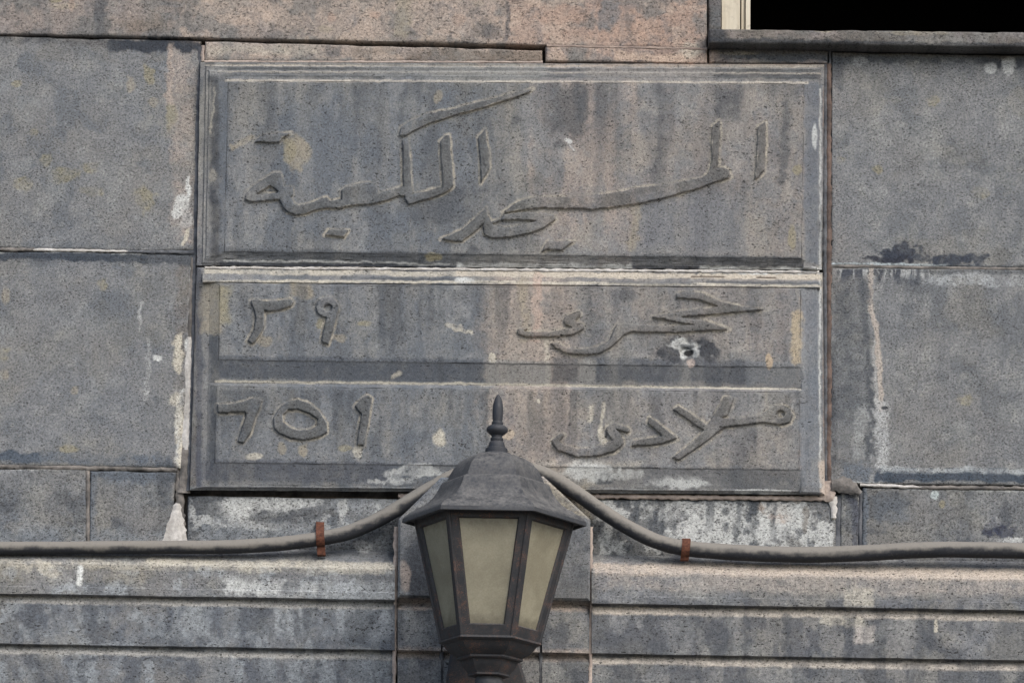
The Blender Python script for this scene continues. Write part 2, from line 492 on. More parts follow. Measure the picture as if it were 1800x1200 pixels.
    line([(1660, 467), (1800, 470)], 3, BLUE, .6, 2, .4)
    patch(1470, 1610, 474, 484, DARK, .6, 3, 5, .3)
    drips(1475, 1620, 474, 512, (.06, .065, .08), .8, 9, .6, 73, .6)
    drips(1470, 1640, 474, 500, WHITE, .55, 6, .45, 74, .6)
    patch(1610, 1800, 474, 482, DARK, .6, 3, 4, .3)
    blob(1690, 490, 90, 12, (.32, .33, .34), .55, .5, .6)
    blob(1770, 495, 50, 12, (.32, .33, .34), .45, .5, .6)
    line([(1531, 470), (1528, 530), (1540, 575), (1543, 620), (1548, 700), (1548, 720)], 8, (.37, .325, .29), .95, 3, .12)
    line([(1518, 500), (1526, 640), (1532, 740), (1526, 800)], 14, DARK, .75, 8)
    patch(1462, 1525, 486, 700, (.10, .105, .115), .55, 12, 14, .5)
    line([(1488, 540), (1486, 590), (1520, 580)], 6, DARK, .45, 5)
    line([(1548, 715), (1552, 780), (1545, 840)], 24, (.36, .36, .36), .75, 10, .3)
    line([(1536, 600), (1540, 720)], 5, (.36, .35, .34), .5, 4, .4)
    line([(1515, 720), (1508, 800)], 22, (.30, .31, .31), .40, 10, .5)
    blob(1555, 717, 7, 3, SOOT_SHADE, .9, .3, 0)
    patch(1480, 1530, 820, 850, BLUE, .65, 8, 8, .3)
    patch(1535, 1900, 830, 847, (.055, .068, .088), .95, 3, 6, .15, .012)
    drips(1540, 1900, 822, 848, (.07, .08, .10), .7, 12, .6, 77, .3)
    patch(1545, 1900, 822, 832, (.40, .42, .43), .45, 3, 5, .5, .012)
    line([(1458, 850), (1500, 848), (1560, 852), (1600, 858), (1800, 862)], 5, (.40, .40, .39), .75, 2, .4)
    blob(1643, 868, 9, 9, (.45, .5, .5), .6)
    blob(1655, 884, 6, 8, OCHRE, .5)
    # white bloom under the tablet, right
    patch(1040, 1130, 868, 960, (.12, .125, .135), .5, 15, 15, .5)
    blob(1265, 895, 40, 24, WHITE, .95, .6, .4)
    blob(1225, 935, 42, 26, WHITE, .9, .6, .5)
    blob(1345, 930, 32, 30, WHITE, .85, .6, .6)
    blob(1375, 905, 22, 16, (.44, .34, .28), .7, .5, .3)
    blob(1360, 890, 40, 14, (.42, .35, .30), .6, .6, .5)
    blob(1285, 935, 48, 28, WHITE, .85, .6, .6)
    blob(1180, 895, 55, 20, WHITE, .5, .6, .8)
    blob(1400, 925, 46, 34, WHITE, .6, .7, .7)
    line([(1325, 880), (1322, 960)], 20, (.09, .10, .115), .75, 6, .3)
    line([(1298, 878), (1295, 950)], 10, DARK, .6, 6, .4)
    line([(1274, 895), (1275, 900)], 10, DARK, .8, 4, .2)
    line([(1275, 920), (1275, 928)], 9, DARK, .8, 4, .2)
    wash(1045, 1470, 872, 975, 26, WHITE, .75, .50, .62, 351)
    wash(1045, 1470, 872, 975, 16, (.085, .092, .105), .7, .60, .70, 353, .6)
    wash(330, 700, 872, 930, 24, WHITE, .6, .54, .66, 355)
    drips(1045, 1470, 872, 975, (.08, .088, .10), .65, 16, .35, 357, .5)
    line([(1334, 900), (1348, 950), (1372, 963)], 8, WHITE, .75, 4, .3)
    line([(1418, 890), (1414, 930)], 8, BROWN, .5, 5)
    line([(1492, 870), (1505, 900), (1503, 950)], 14, (.085, .09, .11), .8, 5, .2)
    line([(1518, 850), (1518, 955)], 12, BLUE, .75, 4, .2)
    patch(1530, 1600, 870, 920, BLUE, .5, 15, 15, .4)
    line([(1445, 820), (1450, 870)], 14, (.42, .35, .30), .8, 5, .3)
    line([(1462, 870), (1464, 910)], 7, CREAM, .7, 3, .3)
    blob(1755, 930, 32, 18, (.05, .055, .08), .9, 1.0, .4)
    blob(1775, 950, 30, 8, WHITE, .75, .5, .3)
    blob(1740, 918, 20, 12, WHITE, .3, .7, .8)
    # ---- cornice (stands forward of the wall: its picture position is shifted by d)
    S = lambda d: d * 180
    patch(-200, 690, 984 + S(.05), 1000 + S(.05), CREAM, .45, 5, 5, .5)
    patch(260, 700, 982 + S(.04), 996 + S(.05), CREAM, .55, 4, 4, .4)
    patch(-200, 260, 990 + S(.05), 1020 + S(.05), TAN, .25, 8, 8, .6)
    patch(400, 560, 1016 + S(.06), 1044 + S(.06), WHITE, .60, 8, 8, .45)
    patch(560, 690, 1020 + S(.06), 1050 + S(.06), (.36, .37, .375), .5, 8, 8, .5)
    blob(512, 1030 + S(.06), 20, 14, DARK, .75)
    blob(92, 1000 + S(.06), 20, 13, CREAM, .5)
    blob(55, 998 + S(.06), 9, 12, CREAM, .5)
    line([(145, 995 + S(.06)), (143, 1022 + S(.06))], 9, (.62, .62, .60), .95, 2, .05)
    patch(-200, 700, 1062 + S(.04), 1136 + S(.04), BLUE, .35, 6, 12, .6)
    drips(300, 700, 1062 + S(.04), 1136 + S(.04), (.30, .315, .33), .55, 26, .45, 81, .3, 14)
    drips(420, 700, 1062 + S(.04), 1136 + S(.04), DARK, .5, 24, .4, 83, .3, 14)
    blob(630, 1100 + S(.04), 24, 36, DARK, .5)
    patch(-200, 690, 1152 + S(.03), 1260 + S(.03), (.10, .11, .13), .40, 6, 12, .6)
    drips(-200, 690, 1160 + S(.03), 1260 + S(.03), (.28, .30, .32), .45, 22, .4, 85, .3, 12)
    patch(-200, 690, 1050 + S(.045), 1061 + S(.045), (.40, .38, .355), .8, 3, 2.5, .4)  # dusty fillets, painted brighter to offset shade from the overhang
    patch(-200, 690, 1139 + S(.035), 1150 + S(.035), (.36, .345, .325), .75, 3, 2.5, .4)
    patch(1040, 2000, 990 + S(.05), 1016 + S(.05), (.46, .39, .33), .80, 6, 4, .3)
    patch(1040, 2000, 1012 + S(.06), 1040 + S(.06), (.36, .32, .29), .5, 8, 6, .5)
    patch(1480, 1530, 1030 + S(.06), 1060 + S(.06), CREAM, .5, 5, 6, .3)
    patch(1040, 2000, 1072 + S(.045), 1085 + S(.045), (.46, .41, .36), .85, 3, 2.5, .35)  # right-hand fillets, likewise dust brightened in colour against the shade
    patch(1040, 2000, 1160 + S(.035), 1173 + S(.035), (.44, .395, .35), .8, 3, 2.5, .4)
    patch(1440, 1520, 1082 + S(.04), 1100 + S(.04), CREAM, .55, 4, 6, .3)
    patch(1500, 1532, 1100 + S(.04), 1130 + S(.04), (.44, .40, .37), .75, 5, 6, .2)
    for x in (1260, 1280, 1310, 1490, 1545, 1615, 1380):
        line([(x, 1085 + S(.04)), (x - 3, 1150 + S(.04))], random.uniform(12, 26), DARK, random.uniform(.35, .6), 8)
    drips(1040, 2000, 1084 + S(.04), 1160 + S(.04), DARK, .45, 24, .35, 91, .5, 8)
    drips(1040, 2000, 1165 + S(.03), 1260 + S(.03), DARK, .5, 26, .42, 93, .5, 8)
    line([(1641, 1090 + S(.04)), (1641, 1108 + S(.04))], 5, CREAM, .8, 2)
    # keystone
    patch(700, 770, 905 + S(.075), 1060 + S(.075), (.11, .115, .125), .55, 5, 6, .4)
    blob(748, 1000 + S(.075), 38, 90, SOOT_SHADE, .80, .2, .15)  # dark stain that also stands in for the lantern's soft shadow
    blob(712, 1005 + S(.075), 10, 36, PINK, .5, .4, .3)
    patch(940, 1038, 925 + S(.075), 1050 + S(.075), (.085, .09, .10), .50, 6, 6, .4)
    patch(955, 1036, 840 + S(.075), 912 + S(.075), TAN, .55, 8, 8, .5)
    patch(700, 1040, 1050 + S(.06), 1068 + S(.06), PINK, .55, 4, 4, .5)
    patch(700, 1040, 1138 + S(.04), 1158 + S(.04), PINK, .5, 4, 4, .5)
    drips(700, 1040, 1068 + S(.05), 1140 + S(.05), DARK, .6, 28, .5, 97, .3, 8)
    drips(700, 1040, 1158 + S(.03), 1250 + S(.03), DARK, .6, 28, .5, 99, .3, 8)


# ------------------------------------------------------------------ letters: outlines measured on the photograph
def T(z, pts):
    ox, oy, k = z
    return [(ox + x / k, oy + y / k) for x, y in pts]


Z1, Z2, Z3, Z4 = (420, 220, 6), (680, 150, 6), (740, 310, 6), (1040, 200, 5)
Z5, Z6, Z7, Z8 = (370, 490, 6), (370, 660, 6), (900, 500, 3.75), (950, 680, 3.75)


def circ(cx, cy, rx, ry, n=20):
    return [(cx + rx * math.cos(2 * math.pi * k / n), cy + ry * math.sin(2 * math.pi * k / n)) for k in range(n)]


def caps(z, pts):
    ox, oy, k = z
    return [(ox + x / k, oy + y / k, r / k) for x, y, r in pts]


# (row, list of outlines, list of holes, list of strokes)
LETTERS = [
    (1, [T(Z1, [(60, 795), (72, 725), (150, 650), (370, 512), (440, 515), (480, 655), (570, 660), (575, 740), (550, 765), (580, 830), (640, 858),
                (750, 828), (930, 765), (955, 805), (1085, 790), (1078, 690), (1130, 660), (1290, 620), (1420, 615), (1460, 650), (1468, 735),
                (1700, 660), (1760, 640), (1800, 760), (1690, 752), (1570, 800), (1480, 825), (1370, 845), (1200, 850), (1050, 885), (930, 880),
                (800, 905), (700, 945), (600, 955), (520, 925), (460, 870), (430, 790), (300, 805), (130, 820)]),
         [(707, 247), (718, 242), (724, 343), (778, 330), (773, 250), (783, 240), (790, 238), (797, 327), (792, 335), (782, 341), (760, 349),
          (718, 361), (712, 352), (709, 335)]],
     [T(Z1, [(190, 738), (330, 645), (412, 702), (400, 718)])], []),
    (1, [T(Z2, [(130, 540), (150, 450), (260, 380), (400, 320), (700, 260), (1000, 178), (1300, 98), (1540, 52), (1500, 85), (1350, 140),
                (1000, 250), (700, 330), (450, 412), (300, 482), (200, 540)])], [], []),
    (1, [T(Z2, [(958, 560), (1042, 465), (1052, 600), (1082, 720), (1082, 890), (990, 1045), (983, 800)])], [], []),
    (1, [T(Z1, [(160, 188), (240, 118), (400, 98), (560, 92), (460, 150), (430, 192)])], [], []),
    (1, [T(Z1, [(905, 1168), (950, 1108), (1160, 1112), (1110, 1192), (1000, 1172)])], [], []),
    (1, [T(Z3, [(205, 668), (420, 578), (560, 458), (690, 338), (708, 440), (640, 532), (560, 602), (430, 692), (330, 692)]),
         T(Z3, [(660, 605), (652, 520), (700, 415), (740, 480), (840, 455), (870, 405), (950, 390), (1100, 378), (1300, 388), (1400, 410),
                (1425, 460), (1300, 550), (1150, 605), (950, 647), (750, 660), (690, 632)])],
     [T(Z3, [(760, 506), (840, 470), (1020, 462), (1210, 476), (1120, 492), (1000, 535), (880, 550)])], []),
    (1, [T(Z3, [(865, 395), (900, 360), (960, 310), (1060, 255), (1200, 230), (1500, 222), (1800, 205), (1800, 350), (1500, 350), (1290, 340),
                (1140, 352), (1000, 378)]),
         T(Z4, [(-20, 726), (250, 690), (400, 655), (700, 620), (960, 570), (1020, 530), (1055, 430), (1050, 240), (1060, 110), (1122, 66), (1126, 200),
                (1112, 430), (1100, 480), (1160, 478), (1202, 508), (1216, 570), (1040, 622), (960, 655), (660, 742), (400, 800), (200, 830),
                (-20, 850)])], [], []),
    (1, [T(Z4, [(1460, 118), (1527, 72), (1527, 250), (1517, 500), (1470, 562), (1430, 582), (1445, 420), (1455, 250)])], [], []),
    (1, [T(Z3, [(1265, 808), (1310, 720), (1340, 688), (1620, 688), (1480, 788), (1330, 778)])], [], []),
    (2, [T(Z5, [(425, 228), (480, 213), (560, 238), (700, 238), (850, 213), (882, 250), (860, 292), (720, 337), (600, 347), (575, 335), (572, 500),
                (530, 592), (480, 662), (440, 692), (388, 657), (450, 560), (480, 430), (460, 330), (430, 270)])], [], []),
    (2, [T(Z5, circ(1235, 308, 127, 110)), T(Z5, [(1362, 290), (1332, 430), (1247, 702), (1170, 667), (1200, 500), (1225, 400)])],
     [T(Z5, circ(1240, 312, 40, 36))], []),
    (2, [], [], [caps(Z7, [(430, 200, 22), (375, 238, 36), (400, 262, 24), (455, 285, 22), (390, 312, 25), (250, 332, 20), (90, 332, 18), (55, 318, 18),
                           (50, 305, 15), (95, 293, 10)])]),
    (2, [T(Z7, [(1080, 60), (1130, 50), (1250, 58), (1370, 113), (1500, 146), (1680, 166), (1480, 182), (1400, 167), (1240, 105), (1080, 92)]),
         T(Z7, [(912, 215), (1100, 180), (1370, 146), (1600, 164), (1680, 170), (1480, 188), (1300, 204), (1100, 220), (960, 230)]),
         T(Z7, [(912, 215), (1080, 213), (1250, 236), (1330, 260), (1430, 298), (1330, 306), (1200, 272), (1080, 252)]),
         T(Z7, [(1430, 300), (1215, 313), (1070, 321), (790, 316), (740, 335), (660, 412), (580, 457), (480, 468), (370, 460), (300, 432), (248, 390),
                (290, 381), (350, 413), (450, 428), (560, 413), (640, 370), (688, 263), (770, 260), (1000, 274), (1215, 269), (1330, 275)])], [], []),
    (3, [T(Z6, [(72, 298), (200, 303), (330, 283), (450, 243), (542, 253), (532, 330), (472, 450), (432, 600), (350, 717), (283, 702), (340, 540),
                (375, 420), (360, 387), (100, 402), (72, 380)])], [], []),
    (3, [T(Z6, [(668, 560), (663, 450), (720, 350), (820, 273), (930, 253), (1060, 298), (1170, 398), (1232, 500), (1237, 600), (1150, 652), (980, 687),
                (840, 667), (720, 612)])],
     [T(Z6, [(770, 490), (770, 420), (820, 367), (920, 357), (1040, 402), (1130, 462), (1125, 530), (1060, 568), (950, 578), (850, 553)])], []),
    (3, [T(Z6, [(1522, 320), (1600, 238), (1660, 203), (1707, 240), (1697, 330), (1642, 640), (1622, 742), (1543, 737), (1560, 600), (1590, 410),
                (1560, 382)])], [], []),
    (3, [], [], [caps(Z8, [(140, 320, 16), (97, 360, 24), (130, 400, 27), (250, 437, 28), (370, 428, 30), (470, 393, 38), (515, 370, 32),
                           (500, 330, 35), (460, 285, 32), (490, 258, 20), (570, 285, 18)])]),
    (3, [T(Z8, [(600, 392), (610, 353), (700, 338), (800, 323), (705, 237), (715, 198), (800, 258), (905, 340), (800, 377), (700, 390)])], [], []),
    (3, [T(Z8, [(868, 150), (910, 123), (1000, 183), (1117, 265), (1072, 287), (980, 227)]),
         T(Z8, [(862, 466), (960, 398), (1060, 303), (1120, 223), (1180, 120), (1210, 63), (1277, 76), (1235, 190), (1195, 207), (1350, 203), (1460, 178),
                (1530, 128), (1590, 116), (1642, 148), (1662, 190), (1642, 237), (1580, 252), (1480, 237), (1360, 252), (1212, 267), (1120, 342),
                (1020, 412), (912, 487)])],
     [T(Z8, circ(1585, 182, 24, 24))], []),
]


def poly_sd(x, y, poly):
    """signed distance, positive inside"""
    d = np.full(x.shape, 1e9)
    ins = np.zeros(x.shape, bool)
    n = len(poly)
    for i in range(n):
        (ax, ay), (bx, by) = poly[i], poly[(i + 1) % n]
        L = (bx - ax) ** 2 + (by - ay) ** 2 + 1e-9
        t = np.clip(((x - ax) * (bx - ax) + (y - ay) * (by - ay)) / L, 0, 1)
        d = np.minimum(d, np.hypot(x - ax - t * (bx - ax), y - ay - t * (by - ay)))
        c = (ay > y) != (by > y)
        with np.errstate(divide='ignore', invalid='ignore'):
            ins ^= c & (x < (bx - ax) * (y - ay) / (by - ay + 1e-12) + ax)
    return np.where(ins, d, -d)


def letter_sd(x, y, outlines, holes, strokes):
    s = np.full(x.shape, -1e9)
    for o in outlines:
        s = np.maximum(s, poly_sd(x, y, o))
    for st in strokes:
        for (ax, ay, ar), (bx, by, br) in zip(st[:-1], st[1:]):
            L = (bx - ax) ** 2 + (by - ay) ** 2 + 1e-9
            t = np.clip(((x - ax) * (bx - ax) + (y - ay) * (by - ay)) / L, 0, 1)
            s = np.maximum(s, ar + (br - ar) * t - np.hypot(x - ax - t * (bx - ax), y - ay - t * (by - ay)))
    for h in holes:
        s = np.minimum(s, -poly_sd(x, y, h))
    return s


def letter_box(L):
    pts = [p for o in L[1] for p in o] + [(p[0], p[1]) for st in L[3] for p in st]
    xs, ys = [p[0] for p in pts], [p[1] for p in pts]
    return min(xs) - 12, max(xs) + 12, min(ys) - 12, max(ys) + 12


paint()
# chisel-worn paler dust round the carved letters
FACE_D = {1: .026, 2: .030, 3: .030}
for L in LETTERS:
    x0, x1, y0, y1 = letter_box(L)
    sh = FACE_D[L[0]] * 182
    sl = win(x0, x1, y0 + sh, y1 + sh, 6)
    s = letter_sd(PX[sl] + 3 * WC[sl], PY[sl] - sh + 3 * WD[sl], L[1], L[2], L[3])
    lay(sl, sm(-5.5, -1.8, s) * sm(1.0, -1, s) * .60 * (.22 + .9 * sm(.38, .6, MOT[sl]) * (.4 + .7 * sm(.35, .6, FINE[sl])) + .25 * sm(.4, .6, FINE[sl])), (.34, .31, .265))
    lay(sl, sm(0, 1.5, s) * .52 * (.45 + .8 * sm(.40, .60, MOT[sl])), (.095, .095, .094))

img = bpy.data.images.new('wall_weathering_shading', MW, MH, alpha=True, float_buffer=True)
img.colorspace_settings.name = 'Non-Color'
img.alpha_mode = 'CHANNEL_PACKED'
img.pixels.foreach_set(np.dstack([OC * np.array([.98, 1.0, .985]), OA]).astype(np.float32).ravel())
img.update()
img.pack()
del OC, OA, MOT, FINE, WA, WB, WC, WD, gx, gz


# ------------------------------------------------------------------ materials
class N:
    def __init__(s, name):
        s.m = bpy.data.materials.new(name)
        s.m.use_nodes = True
        s.t = s.m.node_tree
        s.t.nodes.clear()
        s.out = s.n('ShaderNodeOutputMaterial')

    def n(s, typ, **kw):
        nd = s.t.nodes.new(typ)
        for k, v in kw.items():
            setattr(nd, k, v)
        return nd

    def put(s, sock, v):
        if isinstance(v, bpy.types.NodeSocket):
            s.t.links.new(v, sock)
        elif isinstance(v, tuple) and len(v) == 3 and sock.type == 'RGBA':
            sock.default_value = (*v, 1)
        else:
            sock.default_value = v

    def noise(s, vec, scale, detail=3, rough=.55, dist=0):
        nd = s.n('ShaderNodeTexNoise')
        s.put(nd.inputs['Vector'], vec)
        for k, v in (('Scale', scale), ('Detail', detail), ('Roughness', rough), ('Distortion', dist)):
            nd.inputs[k].default_value = v
        return nd.outputs['Fac']

    def mapr(s, v, a, b, c=0., d=1., smooth=True):
        nd = s.n('ShaderNodeMapRange', interpolation_type='SMOOTHSTEP' if smooth else 'LINEAR')
        for i, q in enumerate((v, a, b, c, d)):
            s.put(nd.inputs[i], q)
        return nd.outputs[0]

    def math(s, op, a, b=0., c=0., clamp=False):
        nd = s.n('ShaderNodeMath', operation=op, use_clamp=clamp)
        for i, q in enumerate((a, b, c)):
            s.put(nd.inputs[i], q)
        return nd.outputs[0]

    def mix(s, f, a, b, blend='MIX'):
        nd = s.n('ShaderNodeMix', data_type='RGBA', blend_type=blend)
        s.put(nd.inputs[0], f)
        s.put(nd.inputs[6], a)
        s.put(nd.inputs[7], b)
        return nd.outputs[2]

    def scale(s, col, f):
        nd = s.n('ShaderNodeVectorMath', operation='SCALE')
        s.put(nd.inputs[0], col)
        s.put(nd.inputs['Scale'], f)
        return nd.outputs[0]

    def pos(s):
        return s.n('ShaderNodeNewGeometry').outputs['Position']

    def mapping(s, vec, sc, rot=(0, 0, 0)):
        nd = s.n('ShaderNodeMapping')
        s.put(nd.inputs[0], vec)
        nd.inputs['Rotation'].default_value = rot
        nd.inputs['Scale'].default_value = sc
        return nd.outputs[0]

    def bump(s, h, strength=.5, dist=.002, normal=None):
        nd = s.n('ShaderNodeBump')
        s.put(nd.inputs['Height'], h)
        nd.inputs['Strength'].default_value = strength
        nd.inputs['Distance'].default_value = dist
        if normal:
            s.put(nd.inputs['Normal'], normal)
        return nd.outputs[0]

    def bsdf(s, col, rough=.9, normal=None, metal=0., spec=.25):
        nd = s.n('ShaderNodeBsdfPrincipled')
        s.put(nd.inputs['Base Color'], col)
        s.put(nd.inputs['Roughness'], rough)
        nd.inputs['Metallic'].default_value = metal
        nd.inputs['Specular IOR Level'].default_value = spec
        if normal:
            s.put(nd.inputs['Normal'], normal)
        s.t.links.new(nd.outputs[0], s.out.inputs[0])
        return nd


def stone(name, lo=(.128, .135, .143), hi=(.215, .220, .222), warm=(.20, .19, .172), pore=(62, 190), pore_t=.37, tilt=12, pore_dark=.85,
          grain=.30, wet=1.0, rnd=0., tool=0.):
    k = N(name)
    p = k.pos()
    uv = k.n('ShaderNodeUVMap', uv_map='wall').outputs[0]
    tex = k.n('ShaderNodeTexImage', image=img, extension='CLIP')
    k.put(tex.inputs[0], uv)
    big = k.noise(p, 3.2, 5, .6)
    mid = k.noise(p, 24, 7, .65)
    fin = k.noise(p, 190, 6, .78)
    fin2 = k.noise(p, 520, 2, .6)
    base = k.mix(k.mapr(mid, .22, .78), lo, hi)
    base = k.mix(k.math('MULTIPLY', k.mapr(big, .42, .68), .55), base, warm)
    pale = k.noise(p, 75, 4, .7)
    base = k.mix(k.math('MULTIPLY', k.mapr(pale, .58, .72), .45), base, (.31, .30, .275))
    g = k.math('ADD', k.mapr(fin, .34, .66, 1 - grain, 1 + grain, False), k.mapr(fin2, .3, .7, -.26, .26, False))
    # stains: partly smooth wash, partly broken up by the grain of the stone
    al = tex.outputs[1]
    broke = k.mapr(k.math('ADD', al, k.math('MULTIPLY', k.math('SUBTRACT', k.math('ADD', k.math('MULTIPLY', fin, .5), k.math('MULTIPLY', mid, .5)), .5), 2.2)), .28, .78)
    aa = k.math('ADD', k.math('MULTIPLY', al, .70), k.math('MULTIPLY', k.math('MULTIPLY', broke, k.mapr(al, .0, .25)), .40), clamp=True)
    colr = k.mix(k.math('MULTIPLY', aa, wet), base, tex.outputs[0])
    if tool:
        tm = k.noise(k.mapping(p, (60, 60, 420), (0, math.radians(38), 0)), 1, 2, .5)
        g = k.math('MULTIPLY', g, k.mapr(tm, .35, .65, 1 - tool, 1 + tool))
    if rnd:
        oi = k.n('ShaderNodeObjectInfo').outputs['Random']
        g = k.math('MULTIPLY', g, k.mapr(oi, 0, 1, 1 - rnd, 1 + rnd, False))
    colr = k.scale(colr, g)
    pm = k.mapping(p, (pore[0], 90, pore[1]), (0, math.radians(tilt), 0))
    po = k.noise(pm, 1.0, 2, .5, .4)
    clus = k.noise(p, 14, 3, .6)
    thr = k.mapr(clus, .3, .7, pore_t - .045, pore_t + .03, False)
    pmask = k.mapr(k.math('SUBTRACT', po, thr), -.022, .014, 1, 0)
    pm2 = k.mapping(p, (240, 240, 330), (0, math.radians(tilt + 8), 0))
    po2 = k.noise(pm2, 1.0, 1, .5, 0)
    pmask2 = k.mapr(po2, .27, .36, .75, 0)
    pall = k.math('MAXIMUM', pmask, pmask2)
    colr = k.mix(k.math('MULTIPLY', pall, pore_dark), colr, (.022, .021, .021))
    h = k.math('SUBTRACT', k.math('ADD', k.math('MULTIPLY', fin, .55), k.math('MULTIPLY', mid, .8)), k.math('MULTIPLY', pall, 1.1))
    nrm = k.bump(h, .55, .0022)
    k.bsdf(colr, .92, nrm, 0, .18)
    return k.m


M_BLOCK = stone('ashlar_tuff', pore=(190, 350), pore_t=.395, tilt=20, grain=.42, pore_dark=.68, rnd=.09)
M_UPPER = stone('upper_course_tuff', lo=(.15, .14, .138), hi=(.25, .232, .222), warm=(.27, .225, .195), pore=(150, 260), pore_t=.38, tilt=10, pore_dark=.6, grain=.38)
M_PANEL = stone('tablet_tuff', lo=(.138, .146, .154), hi=(.220, .227, .230), warm=(.205, .203, .195), pore=(160, 300), pore_t=.350, tilt=18, grain=.33, pore_dark=.80)
M_FRAME = stone('tablet_frame_tuff', lo=(.135, .142, .152), hi=(.210, .214, .216), pore=(95, 300), pore_t=.31, tilt=4, grain=.24)
M_LETTER = stone('letter_tuff', lo=(.125, .13, .14), hi=(.205, .206, .206), pore=(125, 300), pore_t=.34, tilt=14, grain=.34)
M_CORN = stone('cornice_tuff', lo=(.122, .130, .142), hi=(.220, .225, .228), pore=(165, 320), pore_t=.355, tilt=16, grain=.38, tool=.07)


def mortar_mat(name, a, b, wet=0.0):
    k = N(name)
    p = k.pos()
    f = k.noise(p, 130, 5, .7)
    g = k.noise(p, 22, 4, .6)
    c = k.mix(k.mapr(g, .35, .65), a, b)
    c = k.scale(c, k.mapr(f, .3, .7, .75, 1.25, False))
    k.bsdf(c, .95, k.bump(k.math('ADD', f, g), .7, .003), 0, .1)
    return k.m


M_MORTAR = mortar_mat('grey_mortar', (.10, .095, .09), (.24, .22, .20))
M_PALEM = mortar_mat('pale_mortar', (.40, .38, .35), (.56, .54, .51))
M_BROWNM = mortar_mat('brown_mortar', (.075, .06, .054), (.17, .125, .105))
M_DARKM = mortar_mat('sooty_mortar', (.075, .08, .09), (.15, .155, .165))
M_ROSEM = mortar_mat('rose_mortar', (.27, .215, .185), (.36, .285, .24))
M_PINKM = mortar_mat('pink_mortar', (.30, .25, .22), (.44, .37, .32))


def iron(name, dust=.5, rust=.35, base=(.018, .019, .022), seed=0.):
    k = N(name)
    geo = k.n('ShaderNodeNewGeometry')
    p = geo.outputs['Position']
    off = k.n('ShaderNodeVectorMath', operation='ADD')
    k.put(off.inputs[0], p)
    off.inputs[1].default_value = (seed, seed * 2, seed)
    p = off.outputs[0]
    a = k.noise(p, 38, 6, .65)
    b = k.noise(p, 160, 5, .7)
    c = k.noise(p, 420, 3, .7)
    nz = k.n('ShaderNodeSeparateXYZ')
    k.put(nz.inputs[0], geo.outputs['Normal'])
    up = k.mapr(nz.outputs[2], .05, .85)
    dmask = k.math('MULTIPLY', k.math('ADD', k.math('MULTIPLY', up, .75), .22), k.mapr(k.math('ADD', k.math('MULTIPLY', a, .45), k.math('MULTIPLY', b, .55)), .30, .70))
    col = k.mix(k.mapr(k.math('ADD', k.math('MULTIPLY', a, .45), k.math('MULTIPLY', c, .55)), .60 - rust * .12, .70 - rust * .1), base, (.11, .052, .033))
    col = k.mix(k.math('MULTIPLY', dmask, dust), col, (.175, .17, .16))
    speck = k.mapr(c, .66, .74)
    col = k.mix(k.math('MULTIPLY', speck, .35), col, (.19, .13, .10))
    h = k.math('ADD', b, k.math('MULTIPLY', c, .6))
    k.bsdf(col, k.mapr(a, .3, .7, .5, .8), k.bump(h, .22, .001), 0, .45)
    return k.m


M_ROOF = iron('dusty_black_iron', 1.0, .10, (.022, .025, .031))
M_IRON = iron('rusty_black_iron', .50, .70, seed=3.1)
M_FIN = iron('blue_black_iron', .30, .0, (.022, .025, .032), 5.7)

k = N('dirty_frosted_glass')
p = k.pos()
a = k.noise(p, 12, 5, .6, .3)
b = k.noise(p, 70, 5, .65)
col = k.mix(k.mapr(a, .32, .70), (.39, .36, .265), (.53, .495, .375))
col = k.mix(k.math('MULTIPLY', k.mapr(b, .45, .7), .35), col, (.46, .41, .30))
gen = k.n('ShaderNodeSeparateXYZ')
k.put(gen.inputs[0], k.n('ShaderNodeTexCoord').outputs['Generated'])
zz = k.math('ADD', gen.outputs[2], k.math('MULTIPLY', k.math('SUBTRACT', b, .5), .22))
grime = k.math('MAXIMUM', k.mapr(zz, .0, .16, 1, 0), k.mapr(zz, .90, 1.02, 0, .8))
col = k.mix(k.math('MULTIPLY', grime, .55), col, (.15, .13, .09))
col = k.scale(col, k.mapr(k.noise(p, 300, 3), .3, .7, .90, 1.10, False))
df, tl, gl = k.n('ShaderNodeBsdfDiffuse'), k.n('ShaderNodeBsdfTranslucent'), k.n('ShaderNodeBsdfGlossy')
k.put(df.inputs[0], col)
k.put(tl.inputs[0], col)
gl.inputs['Roughness'].default_value = .38
m1, m2 = k.n('ShaderNodeMixShader'), k.n('ShaderNodeMixShader')
m1.inputs[0].default_value = .42
k.t.links.new(df.outputs[0], m1.inputs[1])
k.t.links.new(tl.outputs[0], m1.inputs[2])
m2.inputs[0].default_value = .06
k.t.links.new(m1.outputs[0], m2.inputs[1])
k.t.links.new(gl.outputs[0], m2.inputs[2])
m3, tr = k.n('ShaderNodeMixShader'), k.n('ShaderNodeBsdfTransparent')
tr.inputs[0].default_value = (.9, .86, .7, 1)
m3.inputs[0].default_value = .14
k.t.links.new(m2.outputs[0], m3.inputs[1])
k.t.links.new(tr.outputs[0], m3.inputs[2])
k.t.links.new(m3.outputs[0], k.out.inputs[0])
M_GLASS = k.m

